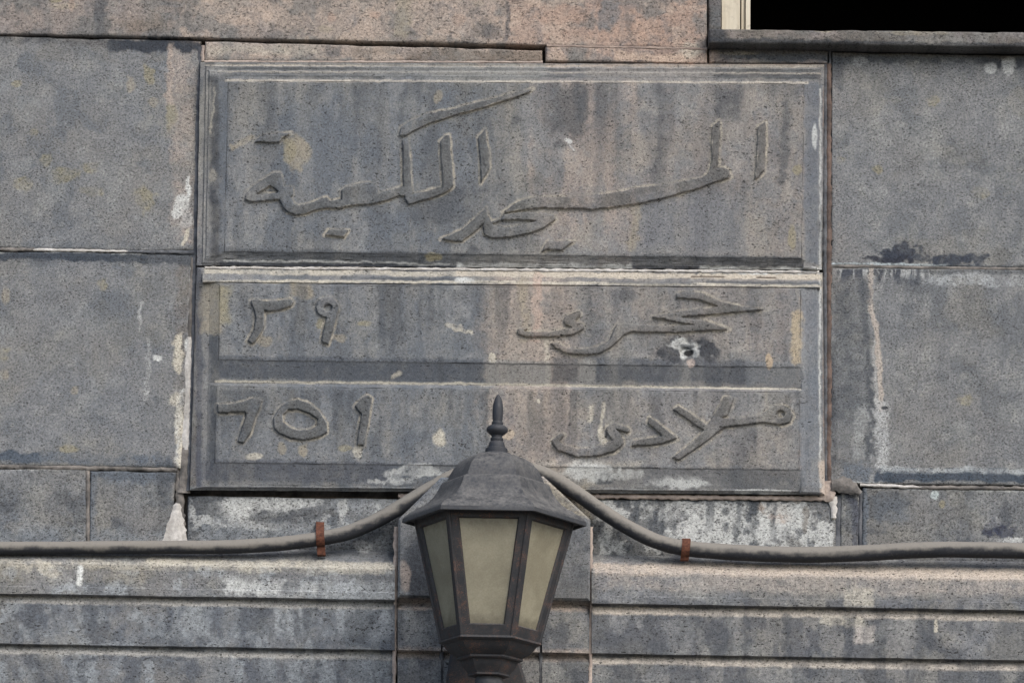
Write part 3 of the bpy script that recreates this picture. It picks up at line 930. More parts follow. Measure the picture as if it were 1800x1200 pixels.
k = N('dusty_cable_sheath')
geo = k.n('ShaderNodeNewGeometry')
p = geo.outputs['Position']
a = k.noise(p, 26, 6, .65)
b = k.noise(p, 150, 5, .7)
st = k.noise(k.mapping(p, (7, 60, 90)), 1, 4, .6)
nz = k.n('ShaderNodeSeparateXYZ')
k.put(nz.inputs[0], geo.outputs['Normal'])
d = k.mapr(k.math('ADD', k.math('MULTIPLY', nz.outputs[2], .55), k.math('ADD', k.math('MULTIPLY', a, .9), k.math('ADD', k.math('MULTIPLY', st, .4), k.math('MULTIPLY', k.math('SUBTRACT', k.noise(p, 3.2, 3), .5), .9)))), .38, .84)
col = k.mix(d, (.024, .026, .031), (.215, .20, .175))
col = k.mix(k.math('MULTIPLY', k.mapr(b, .52, .72), .4), col, (.09, .085, .08))
k.bsdf(col, .8, k.bump(k.math('ADD', a, b), .3, .0015), 0, .3)
M_CABLE = k.m

k = N('rusted_strap')
p = k.pos()
a = k.noise(p, 120, 5, .7)
col = k.mix(k.mapr(a, .35, .65), (.065, .028, .019), (.15, .062, .038))
k.bsdf(col, .85, k.bump(a, .4, .001), 0, .2)
M_STRAP = k.m

k = N('weathered_cream_paint')
p = k.pos()
a = k.noise(k.mapping(p, (40, 40, 4)), 1, 5, .7)
b = k.noise(p, 60, 5, .65)
col = k.mix(k.mapr(a, .3, .7), (.46, .41, .31), (.62, .57, .46))
col = k.mix(k.math('MULTIPLY', k.mapr(b, .55, .7), .5), col, (.33, .29, .23))
k.bsdf(col, .7, k.bump(b, .3, .001), 0, .3)
M_CREAM = k.m

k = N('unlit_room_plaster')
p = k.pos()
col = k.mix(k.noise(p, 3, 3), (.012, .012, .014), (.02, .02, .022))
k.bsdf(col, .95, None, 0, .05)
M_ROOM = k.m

k = N('street_paving')
p = k.pos()
col = k.mix(k.mapr(k.noise(p, 1.5, 6), .3, .7), (.10, .098, .092), (.16, .152, .14))
col = k.scale(col, k.mapr(k.noise(p, 60, 4), .3, .7, .8, 1.2, False))
k.bsdf(col, .9, k.bump(k.noise(p, 40, 4), .4, .004))
M_STREET = k.m


# ------------------------------------------------------------------ object helpers
def mesh(name, verts, faces, mat, parent=None, smooth=False, sharp=None):
    """verts in world space; the object gets its origin at their centre and a wall-coordinate UV layer"""
    v = np.array([tuple(q) for q in verts], float)
    c = (v.min(0) + v.max(0)) / 2
    me = bpy.data.meshes.new(name)
    me.from_pydata((v - c).tolist(), [], faces)
    me.update()
    uvl = me.uv_layers.new(name='wall')
    li = np.zeros(len(me.loops), np.int32)
    me.loops.foreach_get('vertex_index', li)
    u = (v[li, 0] - MX0) / (MX1 - MX0)
    t = (v[li, 2] - MZ0) / (MZ1 - MZ0)
    uvl.data.foreach_set('uv', np.column_stack([u, t]).astype(np.float32).ravel())
    if smooth:
        me.polygons.foreach_set('use_smooth', np.ones(len(me.polygons), bool))
        if sharp:
            me.set_sharp_from_angle(angle=math.radians(sharp))
    me.materials.append(mat)
    o = bpy.data.objects.new(name, me)
    COL.objects.link(o)
    if parent:
        o.parent = parent
        o.location = Vector(c) - world_loc(parent)
    else:
        o.location = c
    return o


def world_loc(o):
    l = Vector(o.location)
    while o.parent:
        o = o.parent
        l += Vector(o.location)
    return l


def thing(name, label, cat, loc):
    o = bpy.data.objects.new(name, None)
    o.empty_display_size = .1
    o.location = loc
    o['label'], o['category'] = label, cat
    COL.objects.link(o)
    return o


def axis_steps(length, cell, edge):
    e = [0, .0018, .0045, .009, .015]
    e = [q for q in e if q < length * .3]
    n = max(1, int((length - 2 * e[-1]) / cell))
    return np.array(e + list(e[-1] + (length - 2 * e[-1]) * np.arange(1, n) / n) + [length - q for q in reversed(e)]) / length


def quad_grid(q, d, us, vs_):
    """bilinear grid over four picture corners TL TR BR BL at depth d"""
    tl, tr, br, bl = [P(x, y, d) for x, y in q]
    U, V = np.meshgrid(us, vs_)
    res = np.zeros(U.shape + (3,))
    for i in range(3):
        res[..., i] = (tl[i] * (1 - U) + tr[i] * U) * (1 - V) + (bl[i] * (1 - U) + br[i] * U) * V
    return res


def block(name, q, d, mat, parent, back=.09, r=.0028, amp=.0012, chip=.006, cell=.012, seed=None, relief=None):
    """dressed stone: uneven face, worn chipped arrises, real sides"""
    seed = seed if seed is not None else random.randint(1, 9999)
    tl, tr, br, bl = [P(x, y, d) for x, y in q]
    W_ = ((tr - tl).length + (br - bl).length) / 2
    H_ = ((bl - tl).length + (br - tr).length) / 2
    us, vs_ = axis_steps(W_, cell, r), axis_steps(H_, cell, r)
    g = quad_grid(q, d, us, vs_)
    X, Z = g[..., 0], g[..., 2]
    eu = np.minimum(us, 1 - us)[None, :] * W_
    ev = np.minimum(vs_, 1 - vs_)[:, None] * H_
    e = np.minimum(eu, ev)
    rr = r + chip * np.maximum(0, fbm(X, Z, .05, seed, 3) - .42) * 3 + r * .6 * (vnoise(X, Z, .012, seed + 3) - .3)
    rr = np.maximum(rr, min(.0015, r))
    t = np.clip(1 - e / rr, 0, 1)
    drop = rr * (1 - np.sqrt(np.maximum(0, 1 - t * t)))
    g[..., 1] += drop - amp * 2 * (fbm(X, Z, .09, seed + 5, 3) - .5) - amp * .6 * (vnoise(X, Z, .02, seed + 8) - .5)
    # wavy outline
    jog = .0022
    inward = np.sign(.5 - us)[None, :] * np.clip(1 - eu / .02, 0, 1)
    g[..., 0] += inward * jog * (fbm(Z, X, .04, seed + 13, 2) - .3)
    inv = np.sign(.5 - vs_)[:, None] * np.clip(1 - ev / .02, 0, 1)
    g[..., 2] -= inv * jog * (fbm(X, Z, .04, seed + 15, 2) - .3)
    if relief is not None:
        g[..., 1] += relief(X, Z)
    ny, nx = X.shape
    verts = [tuple(p_) for p_ in g.reshape(-1, 3)]
    idx = np.arange(ny * nx).reshape(ny, nx)
    faces = [(int(idx[j, i]), int(idx[j + 1, i]), int(idx[j + 1, i + 1]), int(idx[j, i + 1])) for j in range(ny - 1) for i in range(nx - 1)]
    rim = list(idx[0, :]) + list(idx[1:, -1]) + list(idx[-1, -2::-1]) + list(idx[-2:0:-1, 0])
    n0 = len(verts)
    for a_ in rim:
        x, y, z = verts[a_]
        verts.append((x, back, z))
    nr = len(rim)
    for i in range(nr):
        j = (i + 1) % nr
        faces.append((int(rim[i]), int(rim[j]), n0 + j, n0 + i))
    return mesh(name, verts, faces, mat, parent, True, 50)


def rings(name, specs, mat, parent, cell=.02, cap=True, amp=.0005, seed=1):
    """nested four-sided rings (picture corners + depth) joined by bands: a stepped, mitred border"""
    tl, tr, br, bl = [P(x, y, specs[0][1]) for x, y in specs[0][0]]
    nx = max(2, int((tr - tl).length / cell))
    ny = max(2, int((bl - tl).length / cell))
    verts, faces = [], []
    per = 2 * nx + 2 * ny
    for ri, (q, d) in enumerate(specs):
        c = [P(x, y, d) for x, y in q]
        for (a_, b_, n) in ((c[0], c[1], nx), (c[1], c[2], ny), (c[2], c[3], nx), (c[3], c[0], ny)):
            for i in range(n):
                p_ = a_.lerp(b_, i / n)
                nn = (vnoise(p_.x, p_.z, .03, seed + ri) - .5) + (vnoise(p_.x, p_.z, .009, seed + 40 + ri) - .5) * .7
                nz_ = (vnoise(p_.z, p_.x, .025, seed + 80 + ri) - .5)
                verts.append((p_.x + amp * nz_ * 1.2, p_.y + amp * 2 * float(nn), p_.z + amp * 1.6 * float(nz_)))
        if ri:
            o0, o1 = (ri - 1) * per, ri * per
            for i in range(per):
                j = (i + 1) % per
                faces.append((o0 + j, o0 + i, o1 + i, o1 + j))
    return mesh(name, verts, faces, mat, parent, True, 22)


def sweep(name, prof, x0, x1, mat, parent, cell=.012, slope=.0165, amp=.0008, seed=3, ends=True):
    """profile [(offset below the reference line in pixels, depth)] drawn along the wall from picture x0 to x1"""
    n = max(2, int((x1 - x0) * MM / cell))
    verts, faces = [], []
    m_ = len(prof)
    for i in range(n + 1):
        x = x0 + (x1 - x0) * i / n
        for j, (dy, d) in enumerate(prof):
            yb = 1042 + slope * x
            p_ = P(x, yb + dy, d)
            a1 = float(fbm(p_.x, j * 7.1, .06, seed + j, 3)) - .5
            a2 = max(0., float(vnoise(p_.x, j * 3.3, .02, seed + 50 + j)) - .72) * 3
            verts.append((p_.x, p_.y + amp * (2 * a1 + 2.2 * a2), p_.z + amp * 1.5 * (float(vnoise(p_.x, j * 9., .03, seed + 90 + j)) - .5)))
    for i in range(n):
        for j in range(m_ - 1):
            a_ = i * m_ + j
            faces.append((a_, a_ + 1, a_ + m_ + 1, a_ + m_))
    if ends:
        faces.append(tuple(range(m_ - 1, -1, -1)))
        faces.append(tuple(n * m_ + j for j in range(m_)))
    return mesh(name, verts, faces, mat, parent, True, 25)


def prism(name, poly, d, mat, parent, back=.0, bev=.004):
    """polygon in the picture at depth d, extruded back, with a small chamfer"""
    pts = [P(x, y, d) for x, y in poly]
    c = sum(pts, Vector()) / len(pts)
    inner = []
    n = len(pts)
    for i in range(n):
        a_, b_, e_ = pts[i - 1], pts[i], pts[(i + 1) % n]
        d1, d2 = (b_ - a_).normalized(), (e_ - b_).normalized()
        n1, n2 = Vector((d1.z, 0, -d1.x)), Vector((d2.z, 0, -d2.x))
        if n1.dot(c - b_) < 0:
            n1, n2 = -n1, -n2
        nn = (n1 + n2)
        nn = nn / max(.3, nn.dot(n1))
        inner.append(b_ + nn * bev)
    verts = [tuple(q) for q in inner] + [(q.x, q.y + bev, q.z) for q in pts] + [(q.x, back, q.z) for q in pts]
    faces = [tuple(range(n))]
    for i in range(n):
        j = (i + 1) % n
        faces += [(i, n + i, n + j, j), (n + i, 2 * n + i, 2 * n + j, n + j)]
    return mesh(name, verts, faces, mat, parent, False)


def box(name, x0, x1, y0, y1, z0, z1, mat, parent):
    v = [(x0, y0, z0), (x1, y0, z0), (x1, y1, z0), (x0, y1, z0), (x0, y0, z1), (x1, y0, z1), (x1, y1, z1), (x0, y1, z1)]
    f = [(3, 2, 1, 0), (4, 5, 6, 7), (0, 1, 5, 4), (1, 2, 6, 5), (2, 3, 7, 6), (3, 0, 4, 7)]
    return mesh(name, v, f, mat, parent)


# ------------------------------------------------------------------ the ground in front of the wall
g = mesh('street', [(-60, -80, 0), (60, -80, 0), (60, .3, 0), (-60, .3, 0)], [(0, 1, 2, 3)], M_STREET)
g['kind'] = 'structure'

# ------------------------------------------------------------------ the wall
wall = thing('stone_wall', 'grey volcanic stone facade of squared blocks with pink upper course and stained mortar joints', 'wall', (0, 0, 0))

B = lambda q, d=0., mat=M_BLOCK, **kw: block('stone_block', q, d, mat, wall, **kw)
# upper course
B([(-330, -420), (1242, -402), (1243, 86), (-330, 53.8)], .007, M_UPPER)
B([(958.5, 80.3), (1243, 86.2), (1243, 112), (958, 108)], .0068, M_UPPER, cell=.01)
B([(1246, 84), (1456, 87), (1455, 112), (1246, 111)], .004, M_UPPER, cell=.01)
B([(1243.5, -402), (1268, -402), (1268, 74), (1245, 74)], -.012, M_UPPER)
# strip over the tablet
B([(360, 72)] + [(954, 88), (954, 109.5), (359, 108)], .006, M_UPPER, cell=.01)
# left of the tablet
B([(-400, 54), (354, 71.5), (342, 442), (-400, 430)])
B([(-330, 434.8), (341, 445.5), (319, 823), (-330, 813)])
B([(-330, 820), (152, 824), (151, 972), (-330, 966)], -.003)
B([(158, 826), (310, 829), (296, 975), (157, 972)], -.002)
# right of the tablet
B([(1462, 91), (2300, 104), (2300, 477), (1460, 466.5)])
B([(1460, 468.5), (2200, 479.5), (2200, 858), (1458, 849)])
B([(1516, 856), (2200, 867), (2200, 1000), (1514, 992)], -.004)
B([(1478, 853), (1511, 855), (1509, 992), (1476, 992)], -.003)
# under the tablet
B([(329, 870), (760, 877), (760, 985), (328, 978)], -.004)
B([(980, 874), (1470, 880), (1470, 992), (980, 985)], -.004)

# the wall beyond the photograph, so that a step aside still meets masonry
for row, (ya, yb) in enumerate([(63, 436), (443, 815), (822, 970)]):
    for c in range(2):
        xa = -410 - 640 * c - 120 * (row % 2)
        B([(xa - 630, ya - 12), (xa, ya - 6), (xa, yb - 6), (xa - 630, yb - 12)], 0, cell=.03)
        xb = 2306 + 640 * c - 100 * (row % 2)
        B([(xb, ya + 44), (xb + 632, ya + 52), (xb + 632, yb + 48), (xb, yb + 40)], 0, cell=.03)
for c in range(2):
    B([(-340 - 700 * (c + 1), -425), (-337 - 700 * c, -422), (-337 - 700 * c, 54), (-340 - 700 * (c + 1), 48)], .012, M_UPPER, cell=.03)
    B([(2110 + 700 * c, -420), (2804 + 700 * c, -415), (2804 + 700 * c, 96), (2110 + 700 * c, 90)], .012, M_UPPER, cell=.03)
for row in range(2):
    for c in range(6):
        x0 = -1500 + c * 840 - (row % 2) * 300
        B([(x0, -1180 + row * 380), (x0 + 834, -1176 + row * 380), (x0 + 834, -806 + row * 380), (x0, -810 + row * 380)], .006, M_UPPER, cell=.05)
for row in range(6):
    for c in range(6):
        x0 = -1500 + c * 840 - (row % 2) * 300
        y0 = 1246 + row * 330
        B([(x0, y0), (x0 + 834, y0 + 6), (x0 + 834, y0 + 328), (x0, y0 + 322)], -.01, cell=.05)

# mortar bed behind all stones, left open at the window
WX0, WX1 = P(1262, 0).x, P(2105, 0).x
WZ0, WZ1 = P(1500, 62).z, P(1500, -420).z
mv, mf = [], []


def plate(x0, x1, z0, z1, y):
    n = len(mv)
    mv.extend([(x0, y, z0), (x1, y, z0), (x1, y, z1), (x0, y, z1)])
    mf.append((n, n + 1, n + 2, n + 3))


plate(-3.2, WX0, 0, 6.2, .045)
plate(WX1, 3.2, 0, 6.2, .045)
plate(WX0, WX1, 0, WZ0, .045)
plate(WX0, WX1, WZ1, 6.2, .045)
mesh('mortar_bed', mv, mf, M_MORTAR, wall)


def strip(pts, d, mat, wmm=.004, name='mortar_joint'):
    """raised irregular pointing along a joint: picture polyline with a left and a right edge"""
    vv, ff = [], []
    prev = None
    L = []
    for (x0, y0, w0), (x1, y1, w1) in zip(pts[:-1], pts[1:]):
        n = max(1, int(math.hypot(x1 - x0, y1 - y0) / 5))
        for i in range(n):
            t = i / n
            L.append((x0 + (x1 - x0) * t, y0 + (y1 - y0) * t, w0 + (w1 - w0) * t))
    L.append(pts[-1])
    for i, (x, y, w_) in enumerate(L):
        a_ = L[max(0, i - 1)]
        b_ = L[min(len(L) - 1, i + 1)]
        tx, ty = b_[0] - a_[0], b_[1] - a_[1]
        q = math.hypot(tx, ty) or 1
        nx_, ny_ = -ty / q, tx / q
        jl = w_ * .5 + min(.17 * w_, 1.3) * (2 * random.random() - 1)
        jr = w_ * .5 + min(.17 * w_, 1.3) * (2 * random.random() - 1)
        for s_, dd in ((-jl * 1.7, d - .004), (-jl * .8, d - .0006 * random.random()), (jr * .8, d - .0006 * random.random()), (jr * 1.7, d - .004)):
            vv.append(P(x + nx_ * s_, y + ny_ * s_, dd))
        if i:
            n = 4 * i
            for j in range(3):
                ff.append((n - 4 + j, n + j, n + j + 1, n - 3 + j))
    o = mesh(name, vv, ff, mat, wall, True)
    # keep the faces towards the street
    return o


strip([(338, 452, 5), (333, 596, 7)], .0010, M_MORTAR)
strip([(333, 592, 7), (331, 640, 11), (330.5, 700, 9), (328, 775, 12), (327, 790, 7)], .0014, M_PALEM)
strip([(327, 786, 9), (324, 866, 12)], .0008, M_MORTAR)
strip([(351, 82, 7), (346, 300, 7), (344, 448, 7)], .0005, M_DARKM)
strip([(342, 448, 6), (340, 600, 5), (337, 700, 5), (334, 800, 5), (331, 862, 5)], .0022, M_DARKM)
strip([(313, 884, 6), (309, 905, 15), (305, 928, 26), (303, 952, 34)], -.001, M_PALEM)
strip([(312, 826, 5), (316, 880, 8), (312, 980, 22)], -.0045, M_MORTAR)
strip([(154.5, 823, 5), (154.5, 975, 5)], -.0035, M_MORTAR)
strip([(1451, 112, 6), (1450.5, 480, 6), (1452, 700, 6), (1452, 858, 6)], .0010, M_DARKM)
strip([(1457, 112, 5), (1457, 480, 6), (1457.5, 700, 6), (1457, 858, 6)], .0022, M_BROWNM)
strip([(1450, 845, 12), (1452, 868, 16), (1466, 874, 10)], .006, M_PINKM)
strip([(1462, 852, 10), (1480, 851, 18), (1500, 858, 14), (1512, 868, 6)], .010, M_MORTAR)
strip([(1464, 872, 8), (1466, 910, 6)], .003, M_PALEM)
strip([(1473, 870, 8), (1473, 990, 8)], -.0055, M_DARKM)
strip([(1513, 862, 5), (1512, 990, 5)], -.0050, M_DARKM)
strip([(-330, 814, 6), (155, 821, 6), (312, 825, 5)], -.0008, M_MORTAR)
strip([(1460, 467.5, 4), (1620, 470, 4), (2190, 478, 4)], .0004, M_MORTAR)
strip([(1512, 852, 4), (1620, 856, 3)], .0004, M_PALEM)
strip([(1616, 856, 4), (2190, 862, 4)], .0003, M_MORTAR)
strip([(-300, 434, 4), (0, 438.2, 4), (60, 439, 4)], .0014, M_MORTAR)
strip([(58, 439, 3), (135, 440.3, 3.5), (225, 441.7, 2.5)], .0015, M_PALEM)
strip([(222, 441.7, 4), (341, 443.7, 5)], .0014, M_DARKM)
strip([(359, 108.6, 3), (954, 109.6, 3)], .0068, M_PINKM)
strip([(700, 872, 5), (960, 872, 5), (1100, 872, 5), (1446, 876, 5)], .004, M_PINKM)
strip([(961, 80.4, 4), (1243, 86.2, 4)], .0073, M_ROSEM)
strip([(356.5, 80, 4), (355.5, 108, 4)], .004, M_PINKM)
strip([(1458.5, 86, 3), (1459, 112, 3)], -.002, M_DARKM)

# window opening at the upper right
win_o = mesh('window', [P(1268, -402, -.05), P(1278, -402, -.05), P(1278, 62, -.05), P(1268, 62, -.05)], [(0, 3, 2, 1)], M_CREAM, wall)


def stile(xa, xb, d0, d1, parent, name):
    x0, x1 = P(xa, 0, d0).x, P(xb, 0, d0).x
    return box(name, x0, x1, -d0, -d1, WZ0 - .03, WZ1, M_CREAM, parent)


stile(1269, 1301, -.045, -.10, win_o, 'frame')
stile(1303.5, 1309, -.060, -.10, win_o, 'frame')
stile(1311, 1319, -.052, -.10, win_o, 'frame')
stile(2060, 2100, -.045, -.10, win_o, 'frame')
x0, x1, z0, z1 = WX0, WX1, WZ0 - .04, WZ1 + .02
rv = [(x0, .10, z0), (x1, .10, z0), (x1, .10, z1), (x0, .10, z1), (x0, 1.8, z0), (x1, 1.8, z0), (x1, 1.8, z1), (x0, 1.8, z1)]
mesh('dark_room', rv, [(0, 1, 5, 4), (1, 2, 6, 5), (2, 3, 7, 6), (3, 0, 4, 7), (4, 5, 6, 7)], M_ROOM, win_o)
# lintel, sides of the reveal
box('reveal', WX0 - .002, P(1268, 0).x, .016, .14, WZ0, WZ1, M_UPPER, win_o)
# sill
sq = [(1246, 50), (2106, 59), (2106, 88), (1246, 76)]
block('window_sill', sq, .05, M_UPPER, wall, back=.05, r=.004, chip=.008, cell=.01)

# ------------------------------------------------------------------ cornice
TOP = [(-92, -.02), (-75, .018), (-55, .056), (-53, .059), (-14, .060), (-12, .062), (0, .0625), (4.0, .043), (6.5, .0435), (17, .0495), (19, .050), (88, .050),
       (91.5, .0335), (94, .034), (105, .0405), (107, .041), (196, .041), (200, .0), (202, -.03)]
MIDP = [(-3, .062), (4.5, .042), (7, .042), (17, .052), (19, .053), (88, .053), (92.5, .032), (94.5, .032), (105, .042), (107, .043), (196, .043), (202, -.03)]
sweep('cornice', TOP, -420, 694, M_CORN, wall, seed=3)
sweep('cornice', TOP, 1040, 1960, M_CORN, wall, seed=23)
sweep('cornice', TOP, 1963, 2900, M_CORN, wall, seed=33, cell=.05)
sweep('cornice', TOP, -1400, -423, M_CORN, wall, seed=43, cell=.05)
# the pier behind the lantern, gable-topped
mid_l = sweep('cornice', MIDP, 699, 775, M_CORN, wall, seed=53)
sweep('cornice', [(a_, b_ - .004) for a_, b_ in MIDP], 778, 949, M_CORN, wall, seed=63)
sweep('cornice', MIDP, 953, 1036, M_CORN, wall, seed=73)
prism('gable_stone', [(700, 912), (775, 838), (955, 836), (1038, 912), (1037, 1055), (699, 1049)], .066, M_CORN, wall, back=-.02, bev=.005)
strip([(776.5, 1050, 5), (776.5, 1225, 5)], .041, M_DARKM)
strip([(951, 1056, 5), (951, 1225, 5)], .041, M_DARKM)
strip([(696.5, 925, 6), (695, 1055, 4), (694, 1140, 4), (692, 1225, 4)], .045, M_PINKM)
strip([(1039, 925, 4), (1038.5, 1060, 4), (1038, 1150, 4), (1036, 1230, 4)], .045, M_PINKM)

# ------------------------------------------------------------------ the inscribed tablet
tab = thing('inscribed_tablet', 'carved stone tablet with Arabic inscription in three raised panels set in the wall', 'tablet', (0, 0, 3.4))


def inset(o, l, t, r, b):
    (a0, a1), (b0, b1), (c0, c1), (d0, d1) = o
    return [(a0 + l, a1 + t), (b0 - r, b1 + t), (c0 - r, c1 - b), (d0 + l, d1 - b)]


OUT1 = [(352, 109.5), (1449, 113.5), (1445, 474), (346, 466)]
FACE1 = [(401, 143), (1414, 147.5), (1409, 455), (394, 443)]
specs = [(OUT1, -.03), (OUT1, .013)]
# insets measured at top left/right and bottom, interpolated between outer edge and face
tt = [(.16, .013), (.24, .0165), (.40, .0167), (.48, .0195), (.62, .0197), (.70, .0225), (.86, .0227), (1.0, .026)]
bb = [.03, .24, .27, .50, .53, .75, .78, 1.0]
ll = [.18, .22, .30, .34, .42, .58, .74, 1.0]
for (t, d), b_, l_ in zip(tt, bb, ll):
    q = []
    for ci in range(4):
        ox, oy = OUT1[ci]
        fx, fy = FACE1[ci]
        fv = t if ci < 2 else b_
        q.append((ox + (fx - ox) * l_, oy + (fy - oy) * fv))
    specs.append((q, d))
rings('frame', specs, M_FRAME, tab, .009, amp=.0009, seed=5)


def panel_face(q, d, seed, crater=None):
    c = P(crater[0], crater[1], d) if crater else None

    def rel(X, Z):
        out = np.zeros_like(X)
        if c is not None:
            r = np.hypot((X - c.x) * 1.0, (Z - c.z))
            n = fbm(X, Z, .012, 77, 2)
            out = .022 * sm(.013, .006, r + .006 * (n - .5)) + .006 * sm(.040, .010, r + .035 * (n - .5))
        return out
    return rel


pan1 = block('panel', FACE1, .0262, M_PANEL, tab, back=.0, r=.0005, amp=.0010, chip=.0, cell=.008, seed=101)
OUT2 = [(346, 470), (1446, 479), (1450, 869), (334, 861)]
rings('slab', [(OUT2, -.03), (OUT2, .011), (inset(OUT2, 2, 2, 2, 2), .013), (inset(OUT2, 24, 14, 12, 6), .0195), (inset(OUT2, 500, 180, 500, 180), .0195)],
      M_FRAME, tab, .02, amp=.0007, seed=9)


def frustum(name, base, face, d0, d1, seed, crater=None):
    mid = [((a_[0] * .12 + b_[0] * .88), (a_[1] * .12 + b_[1] * .88)) for a_, b_ in zip(base, face)]
    o = rings('chamfer', [(base, d0 - .006), (base, d0), (mid, d1 - .0016), (face, d1)], M_FRAME, tab, .010, amp=.0005, seed=seed)
    p_ = block(name, face, d1 + .0002, M_PANEL, tab, back=.0, r=.0005, amp=.0010, chip=.0, cell=.0036 if crater else .008, seed=seed + 2,
               relief=panel_face(face, d1, seed, crater) if crater else None)
    return p_


pan2 = frustum('panel', [(369, 494), (1421, 503), (1422, 682), (367, 672)], [(386, 499.5), (1408, 509), (1407, 646), (384, 633)], .0200, .030, 201, (1207, 618))
pan3 = frustum('panel', [(366, 672.5), (1422, 682.5), (1424, 860), (362, 851)], [(381, 678.5), (1406, 689), (1405, 826), (377, 813)], .0200, .030, 211)
# moulding along the head of the lower stone
sweep('moulding', [(-6, .006), (-1, .014), (2, .015), (9, .026), (11, .027), (15, .028), (18, .019), (20, .010)], 354, 1441, M_FRAME, tab, slope=.0092, amp=.0006, seed=301) if False else None
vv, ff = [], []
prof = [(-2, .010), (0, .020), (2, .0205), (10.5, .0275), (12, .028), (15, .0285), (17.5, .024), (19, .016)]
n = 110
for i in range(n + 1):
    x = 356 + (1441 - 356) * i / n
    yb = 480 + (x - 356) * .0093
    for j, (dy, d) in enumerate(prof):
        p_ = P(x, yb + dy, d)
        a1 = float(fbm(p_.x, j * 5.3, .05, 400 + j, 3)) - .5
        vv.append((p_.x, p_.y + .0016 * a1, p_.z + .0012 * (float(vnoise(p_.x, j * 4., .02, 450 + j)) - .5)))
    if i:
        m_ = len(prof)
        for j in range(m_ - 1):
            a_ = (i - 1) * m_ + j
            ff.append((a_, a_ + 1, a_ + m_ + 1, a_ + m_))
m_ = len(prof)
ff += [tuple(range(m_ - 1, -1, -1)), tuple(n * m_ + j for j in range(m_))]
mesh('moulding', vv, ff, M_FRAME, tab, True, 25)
# ragged pointing between the two tablet stones
vv, ff = [], []
random.seed(12)
prev = None
for i in range(150):
    x = 360 + (1440 - 360) * i / 149
    y = 470 + (x - 360) * .0075
    up_, dn = random.uniform(.5, 3.0), random.uniform(.5, 3.0)
    for yy, d in ((y - up_ - 1.5, .006), (y - up_, .012 + random.uniform(0, .0025)), (y + dn, .0135 + random.uniform(0, .0025)), (y + dn + 1.5, .008)):
        vv.append(P(x, yy, d))
    if i:
        for j in range(3):
            a_ = (i - 1) * 4 + j
            ff.append((a_, a_ + 1, a_ + 5, a_ + 4))
mesh('mortar_joint', vv, ff, M_PALEM, tab, True)

prism('side_band', [(1413.5, 134), (1440, 134.5), (1438, 473.5), (1411, 471.5)], .0225, M_FRAME, tab, back=.0, bev=.0025)
prism('side_band', [(1408.5, 500), (1437, 500.5), (1442, 867), (1406, 866)], .0240, M_FRAME, tab, back=.0, bev=.003)
PAN = {1: pan1, 2: pan2, 3: pan3}
NAMES = ['letters', 'letter_stroke', 'letter', 'letter_dot', 'letter_dot', 'letters', 'letters', 'letter', 'letter_dot',
         'numeral', 'numeral', 'letter', 'letters', 'numeral', 'numeral', 'numeral', 'letter', 'letter', 'letters']
HGT = .0072
for L, nm in zip(LETTERS, NAMES):
    x0, x1, y0, y1 = letter_box(L)
    st = 1.25
    xs, ys = np.arange(x0, x1, st), np.arange(y0, y1, st)
    X, Y = np.meshgrid(xs, ys)
    jx = 1.0 * (vnoise(X, Y, 11, 500) - .5) + .6 * (vnoise(X, Y, 4, 501) - .5)
    jy = 1.0 * (vnoise(X, Y, 11, 502) - .5) + .6 * (vnoise(X, Y, 4, 503) - .5)
    s = letter_sd(X + jx, Y + jy, L[1], L[2], L[3])
    hh = -.003 + (HGT + .003) * np.clip((s + .1) / 1.0, 0, 1) + .0004 * sm(1.2, 5, s) + .0010 * (vnoise(X, Y, 8, 505) - .5)
    keep = s > -3.2
    idx = -np.ones(X.shape, int)
    vv, ff = [], []
    d0 = FACE_D[L[0]]
    for j in range(X.shape[0] - 1):
        for i in range(X.shape[1] - 1):
            if keep[j, i] or keep[j + 1, i] or keep[j, i + 1] or keep[j + 1, i + 1]:
                fc = []
                for a_, b_ in ((j, i), (j + 1, i), (j + 1, i + 1), (j, i + 1)):
                    if idx[a_, b_] < 0:
                        idx[a_, b_] = len(vv)
                        q = P(X[a_, b_], Y[a_, b_], d0)
                        vv.append((q.x, q.y - hh[a_, b_], q.z))
                    fc.append(int(idx[a_, b_]))
                ff.append(tuple(fc))
    mesh(nm, vv, ff, M_LETTER, PAN[L[0]], True)

# ------------------------------------------------------------------ cable and its straps
CP = [(-420, 960, .045, 11.5), (-150, 963, .045, 11.5), (0, 963, .045, 11.5), (120, 962.5, .045, 11.5), (250, 961.5, .045, 11.8), (380, 961, .045, 12), (470, 957, .043, 12.2), (550, 948, .040, 12.5),
      (610, 936, .036, 13), (665, 913, .034, 13), (715, 884, .034, 13), (765, 854, .034, 13), (810, 832, .034, 13), (865, 823, .034, 13), (925, 825, .034, 13),
      (965, 837, .034, 13), (1010, 864, .034, 13), (1060, 899, .034, 13), (1110, 930, .038, 13), (1160, 953, .042, 13), (1220, 965, .044, 13.5),
      (1320, 972, .045, 14), (1420, 974.5, .046, 14), (1520, 971.5, .047, 14), (1620, 966, .048, 14), (1720, 966, .048, 14), (1810, 968, .048, 14),
      (2000, 972, .048, 14), (2300, 980, .048, 14)]
cp = [(P(x, y, d), r * MM) for x, y, d, r in CP]


def catmull(ps, n):
    out = []
    for i in range(len(ps) - 1):
        p0, p1, p2, p3 = ps[max(0, i - 1)], ps[i], ps[i + 1], ps[min(len(ps) - 1, i + 2)]
        for k_ in range(n):
            t = k_ / n
            q = .5 * ((2 * p1[0]) + (p2[0] - p0[0]) * t + (2 * p0[0] - 5 * p1[0] + 4 * p2[0] - p3[0]) * t * t + (3 * p1[0] - p0[0] - 3 * p2[0] + p3[0]) * t ** 3)
            out.append((q, p1[1] + (p2[1] - p1[1]) * t))
    out.append(ps[-1])
    return out


